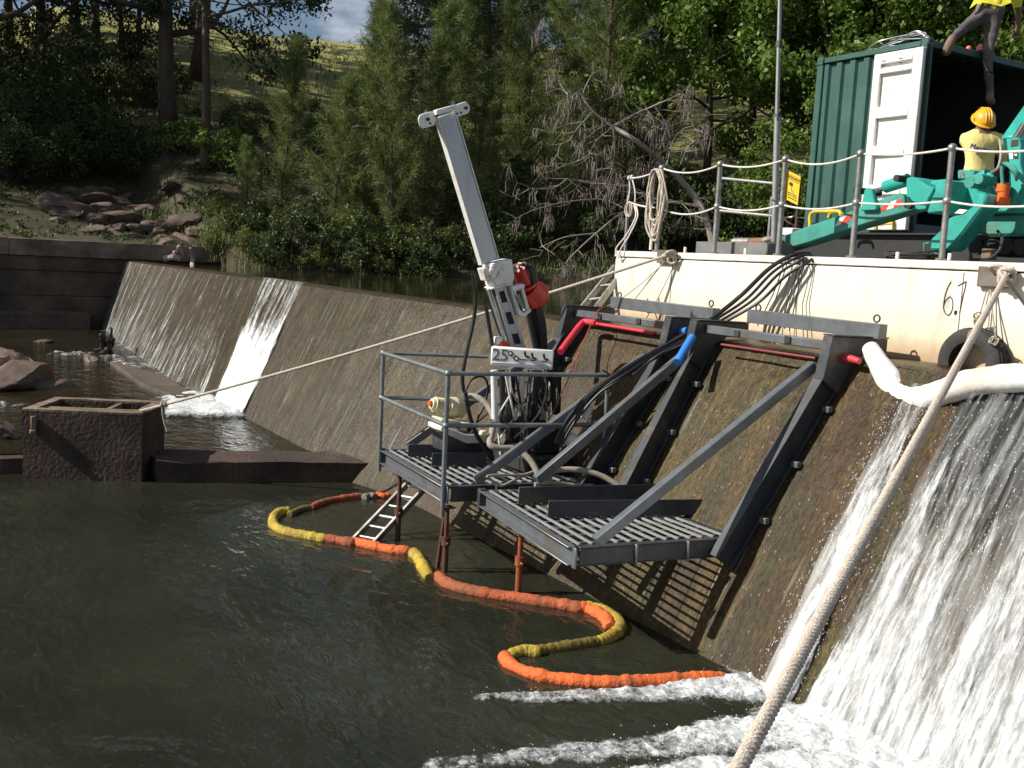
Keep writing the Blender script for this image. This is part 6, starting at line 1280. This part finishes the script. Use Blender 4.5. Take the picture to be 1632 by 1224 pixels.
# slotted feed beam: two stiles with webs between the slots, black bar added behind to give them shade
fa = [Q4(165, 232), Q4(232, 212), Q4(272, 590), Q4(355, 585)]
def fq(s, t): return fa[0].lerp(fa[2], t).lerp(fa[1].lerp(fa[3], t), s)
def fquad(s0, s1, t0, t1, th, name, m, du=.0): return pl([fq(s0, t0)+Vector((du, 0, 0)), fq(s1, t0)+Vector((du, 0, 0)), fq(s1, t1)+Vector((du, 0, 0)), fq(s0, t1)+Vector((du, 0, 0))], th, name, m, bevel=.003)
fquad(0, .28, 0, 1, .012, 'feed_stile', M_walu, .05); fquad(.76, 1, 0, 1, .012, 'feed_stile', M_walu, .05)
for t0, t1 in ((0, .06), (.24, .40), (.60, .76), (.93, 1)): fquad(.283, .757, t0, t1, .012, 'feed_web', M_walu, .05)
fquad(.05, .95, 0, 1, .09, 'slot_backing', M_seal, -.05)  # black bar that darkens the slots from behind
for X0, Y0, X1, Y1, r, m in ((140, 235, 255, 570, .014, M_wp), (122, 225, 235, 560, .010, M_hose), (160, 240, 262, 560, .007, M_chrome), (130, 330, 175, 590, .02, M_hose)): MB().tube([Q4(X0, Y0, MU+.05), Q4(X1, Y1, MU+.05)], r, 8).build('feed_rod', m, rig)
MB().tube([Q4(215, 570, MU+.08), Q4(265, 570, MU+.08)], .035, 10).build('clamp', M_redp, rig); MB().box(Q4(205, 545, MU+.05), (.08, .07, .08)).build('clamp', M_wp, rig, .01)
# carriage and red rotary motor
car = pl([Q4(253, 215), Q4(335, 196), Q4(340, 222), Q4(285, 238), Q4(300, 345), Q4(335, 372), Q4(372, 345), Q4(380, 362), Q4(335, 402), Q4(305, 385), Q4(278, 300)], .10, 'carriage', M_wp, bevel=.008)
MB().beam(Q4(335, 200, MU+.05), Q4(376, 352, MU+.05), .03, .09, (1, 0, 0)).build('carriage_bar', M_wp, car, .004)
MB().tube([Q4(312, 265, MU+.05), Q4(345, 350, MU+.05)], .04, 12).build('carriage_roller', M_grey, car); MB().tube([Q4(330, 250, MU+.03), Q4(350, 330, MU+.03)], .025, 10).build('carriage_roller', M_seal, car)
mo = MB().tube([Q4(330, 82), Q4(345, 130), Q4(370, 205)], [.075, .078, .082], 18).build('rotary_motor', M_redp, rig)
MB().tube([Q4(372, 212), Q4(378, 226)], .125, 20).build('motor_flange', M_redp, mo); MB().tube([Q4(382, 235), Q4(440, 300), Q4(452, 322)], [.135, .14, .10], 20).build('gear_case', M_redp, mo); pl([Q4(400, 180), Q4(440, 180), Q4(484, 222), Q4(486, 300), Q4(465, 322), Q4(430, 260)], .10, 'motor_bracket', M_redp, mo, .012)
for X, Y in ((312, 92), (318, 118), (345, 78), (350, 100)): MB().disc(Q4(X, Y, MU+.07), (1, .3, 0), .018, .05, 10).build('hose_port', M_chrome, mo)
for k in range(4):
    MB().tube(curve_pts([Q4(362+5*k, 82, MU+.06+.02*k), Q4(395+8*k, 105, MU+.08), Q4(420+6*k, 190, MU+.08), Q4(432+7*k, 300, MU+.07), Q4(455+10*k, 430, MU+.05), Q4(468+9*k, 560, MU+.03), Q4(455+12*k, 640, MU)], 6), .019, 8).build('hose', M_hose, rig)
for k in range(2): MB().tube([Q4(385+30*k, 345, MU), Q4(440+38*k, 600, MU)], .035, 10).build('drill_rod', M_seal, rig)
# control box across the front of the mast
cc = Pu(832, 570, MU+.32); xd = (rgt*1.0-UPV*.025).normalized(); zd = fwd*-1; yd = zd.cross(xd).normalized(); Mc = Matrix((xd, zd, yd)).transposed()
bx = MB().box(cc, (.61, .13, .185), Mc).build('control_box', M_wp, rig, .012); MB().box(cc+zd*.068-yd*.072, (.58, .012, .035), Mc).build('panel_strip', M_walu, bx, .003)
def knob(dx, dz, r, nm='gauge', m=M_seal): MB().disc(cc+zd*.070+xd*dx+yd*dz, zd, r, .016, 18).build(nm, m, bx)
text('lettering', '25', cc+zd*.067-xd*.215+yd*.012, xd, yd, .16, mat('grey_print', (.10, .10, .10), .6), bx, ext=.001)
for dx, dz, r in ((-.118, .040, .025), (-.055, -.005, .025)): knob(dx, dz, r); MB().disc(cc+zd*.080+xd*dx+yd*dz, zd, r*.55, .004, 14).build('gauge_face', M_wp, bx)
for dx, dz in ((.03, .045), (.10, .035), (.215, .035)):
    MB().tube([cc+zd*.07+xd*dx+yd*(dz-.015), cc+zd*.10+xd*(dx-.008)+yd*(dz+.022)], [.009, .014], 8).build('lever', M_seal, bx); MB().tube([cc+zd*.07+xd*dx+yd*(dz-.02), cc+zd*.085+xd*(dx+.04)+yd*(dz-.03)], .010, 8).build('lever', M_seal, bx)
for dx, w in ((.015, .075), (.105, .05), (.215, .055)): MB().box(cc+zd*.0665+xd*dx-yd*.012, (w, .003, .009), Mc).build('print_line', M_blk, bx)
# legs, rams and the tangle of hoses under the box
for x0, y0_, x1, y1_, r, m, du in ((787, 590, 789, 672, .034, M_wp, .25), (800, 590, 802, 690, .03, M_hose, .2), (815, 590, 812, 700, .045, M_hose, .15), (833, 592, 829, 662, .030, M_wp, .28), (846, 592, 835, 690, .020, M_chrome, .25), (862, 592, 846, 700, .05, M_hose, .2), (880, 588, 884, 660, .026, M_seal, .25), (892, 585, 890, 668, .022, M_seal, .2), (855, 628, 868, 668, .028, M_grey, .3), (822, 600, 838, 690, .013, M_hose, .34), (806, 598, 820, 668, .012, M_wp, .34)):
    MB().tube([Pu(x0, y0_, MU+du), Pu(x1, y1_, MU+du)], r, 10).build('ram', m, rig)
random.seed(91)
for k in range(22):
    x0 = rr(790, 882); x1 = rr(775, 900); y1_ = rr(690, 742); u_ = MU+rr(0, .38); m = random.choice([M_hose, M_hose, M_hose, M_grey, M_wp]); b = Pu(x1, y1_, u_); b.z = max(b.z, PZ+.02)
    MB().tube(curve_pts([Pu(x0, 590, u_), Pu(x0+rr(-12, 12), 625, u_+rr(-.05, .1)), Pu((x0+x1)/2+rr(-15, 15), 665, u_+rr(-.05, .1)), b], 5), rr(.008, .016) if m is M_hose else .009, 6).build('hose', m, rig)
MB().box((MU+.1, 5.55, PZ+.10), (.75, .55, .16)).build('base_skid', M_seal, rig, .02); MB().box((MU+.2, 5.6, PZ+.32), (.35, .3, .28)).build('slew_base', M_seal, rig, .03)
for k, (x, y, m) in enumerate([(770, 690, M_cream), (905, 700, M_wp), (800, 735, M_wp), (880, 742, M_wp), (860, 745, M_wp)]):
    p = Pu(x, y, MU+.3); p.z = max(p.z, PZ+.05); MB().box(p, (.06, .07, .05), Matrix.Rotation(k, 3, 'Z')).build('valve', m, rig, .01)
# pump beside it
pu_ = -9.15
pump = thing('pump', 'cream electric pump motor on a white base plate at the rail of the far platform', 'pump', Pu(720, 700, pu_))
def Q5(X, Y, u=pu_): return Pu(600+X/3.825, 540+Y/3.825, u)
MB().tube([Q5(335, 395), Q5(350, 398), Q5(430, 410)], [.055, .065, .07], 18).build('motor_body', M_cream, pump); MB().tube([Q5(435, 412), Q5(470, 420)], [.10, .115], 20).build('motor_flange', M_cream, pump); MB().tube([Q5(472, 420), Q5(525, 432)], [.11, .085], 20).build('pump_casing', M_cream, pump); MB().disc(Q5(528, 440), Q5(540, 442)-Q5(520, 438), .035, .05, 14).build('pump_inlet', M_cream, pump)
for k in range(6): MB().tube([Q5(352+13*k, 398+2*k), Q5(357+13*k, 399+2*k)], .078, 18).build('cooling_fin', M_cream, pump)
MB().tube([Q5(320, 392), Q5(335, 394)], .03, 10).build('shaft_end', M_orange, pump)
pl([Q5(335, 465), Q5(455, 485), Q5(455, 525), Q5(335, 505)], .22, 'motor_foot', M_cream, pump, .01); pl([Q5(455, 488), Q5(555, 500), Q5(552, 548), Q5(455, 540)], .22, 'motor_foot', M_cream, pump, .01); pl([Q5(490, 510), Q5(535, 515), Q5(532, 546), Q5(490, 542)], .225, 'recess_shade', M_seal, pump, 0)  # black plate on the second foot paints the shade of a recess
pl([Q5(312, 502), Q5(330, 502), Q5(470, 555), Q5(610, 552), Q5(608, 605), Q5(468, 608), Q5(312, 535)], .3, 'base_plate', M_wp, pump, .01); pl([Q5(340, 556), Q5(475, 600), Q5(480, 680), Q5(340, 660)], .28, 'stand', M_steel, pump); pl([Q5(485, 612), Q5(690, 612), Q5(690, 690), Q5(485, 690)], .25, 'stand', M_steel, pump)
# hoses on their own
def hose(name, pix, us_, r, m, label, n=8):
    us2 = us_ if isinstance(us_, (list, tuple)) else [us_]*len(pix)
    return tag(MB().tube(curve_pts([Pu(x, y, u) for (x, y), u in zip(pix, us2)], 7), r, 10).build(name, m), label, 'hose')
hose('hose', [(753, 435), (758, 470), (755, 510), (745, 555), (737, 600), (740, 625)], -8.75, .020, M_hose, 'thick black hose hanging from the mast head down to the pump')
hose('hose', [(742, 622), (752, 605), (768, 600), (777, 612), (774, 640), (762, 665), (752, 690)], -8.7, .012, M_hose, 'looped thin black hose between pump and control box')
hose('hose', [(742, 625), (748, 660), (758, 690), (770, 710), (780, 728)], -8.65, .022, M_hose, 'black hose dropping from the pump to the platform grating')
hose('suction_hose', [(745, 630), (762, 634), (778, 648), (787, 668), (784, 690), (781, 708), (795, 714), (820, 716), (842, 730), (856, 752), (862, 775)], [-8.7, -8.6, -8.5, -8.4, -8.3, -8.2, -8.15, -8.1, -8., -7.9, -7.85], .032, M_grey, 'beige suction hose bending from the pump down over the platform edge')
hose('suction_hose', [(868, 768), (880, 752), (905, 748), (935, 751), (962, 760), (985, 774)], [-7.8, -7.75, -7.7, -7.6, -7.5, -7.4], .028, M_grey, 'beige hose curving over the back of the nearer platform')
hose('suction_hose', [(852, 772), (880, 770), (910, 773), (945, 774)], [-7.72, -7.7, -7.65, -7.6], .022, M_grey, 'second beige hose lying behind the first toe plate')
hose('suction_hose', [(776, 759), (790, 770), (800, 774), (822, 764), (850, 752), (830, 757), (790, 757), (776, 759)], -7.72, .012, M_grey, 'thin beige hose coiled at the back corner of the nearer platform')
hose('hose', [(1085, 545), (1040, 572), (1010, 596), (985, 602), (960, 590)], [-7.2, -7.3, -7.5, -7.6, -7.7], .010, M_hose, 'thin black hose sagging between the rail end and the blue sleeve')
# white cans
def can(x, y, u, r, h, label, rot):
    p = Pu(x, y, u); g = thing('plastic_can', label, 'can', p); ax_ = Vector(rot).normalized()
    MB().tube([p, p+ax_*.01, p+ax_*h*.85, p+ax_*h], [r*.9, r, r, r*.75], 14).build('body', M_wp, g, .01); MB().tube([p+ax_*h, p+ax_*(h+.03)], r*.35, 10).build('cap', M_wp, g)
can(932, 668, -7.75, .045, .15, 'white plastic can hanging above the brace behind the control box', (0, .3, 1)); can(890, 690, -7.9, .07, .22, 'white plastic can lying on its side below the control box', (.5, .6, -.35))
# black cables from the barge down to the rig
random.seed(95)
def cable(pv, r, label): tag(MB().tube(curve_pts([Pv(x, y, v) for x, y, v in pv], 8), r, 8).build('cable', M_hose), label, 'cable', 'black cables draped from the barge to the drill rig')
base = [(1290, 404, 7.45), (1262, 407, 7.24), (1225, 430, 7.14), (1180, 473, 7.05), (1130, 512, 6.78), (1085, 537, 6.55), (1040, 561, 6.3), (985, 594, 5.9), (945, 622, 5.7), (905, 668, 5.5), (885, 705, 5.4)]
labs = ['thickest black cable, uppermost where the bundle leaves the barge deck', 'black cable second from the top of the draped bundle', 'black cable in the middle of the draped bundle', 'lowest black cable of the draped bundle']
for k in range(4):
    cable([(x+(6+rr(0, 4))*k*(.3 if i in (0,) else 1)*(1 if i < 4 else .35), y+3.2*k*(1 if 1 <= i < 5 else .8)+rr(-1.5, 1.5), v+.012*k) for i, (x, y, v) in enumerate(base)], .021 if k == 0 else .015, labs[k])
for k, (xa, xb, yb) in enumerate([(1252, 1207, 520), (1256, 1222, 520), (1266, 1232, 522), (1276, 1243, 524), (1281, 1250, 524), (1283, 1258, 527)]):
    tag(MB().tube([Pv(1290, 404, 7.45), Pv(xa, 415, 7.22), Pv((xa+xb)/2+(3 if k == 0 else 0), 468, 7.20), Pv(xb, yb, 7.08)], .0055, 6).build('line', M_hose), 'thin dark line hanging from the deck edge down to the nearer frame', 'line', 'thin lines from the deck to the nearer frame')
tag(MB().tube(sag(Pv(1062, 412, 7.24), Pv(1008, 482, 7.0), .0, 6), .006, 6).build('line', M_roped), 'thin grey line from the rope lashing down to the farther frame', 'line'); tag(MB().tube(sag(Pv(1062, 414, 7.24), Pv(968, 488, 6.98), .05, 8), .005, 6).build('line', M_roped), 'thin sagging line from the rope lashing to the lifting eye', 'line')
tag(MB().tube(curve_pts([Pv(960, 490, 6.9), Pv(950, 500, 6.5), Pv(930, 545, 6.25), Pv(905, 605, 5.85), Pv(878, 665, 5.55)], 6), .006, 6).build('line', mat('red_cord', (.40, .06, .05), .7)), 'thin red cord running down the weir beside the red foam tube', 'line')
tag(MB().tube([Pv(1032, 476, 7.27), Pv(1032, 498, 7.2), Pv(1050, 499, 7.2), Pv(1050, 476, 7.27)], .009, 6).build('step_bracket', M_steelg), 'small steel step hanging on the hull above the farther frame', 'bracket')
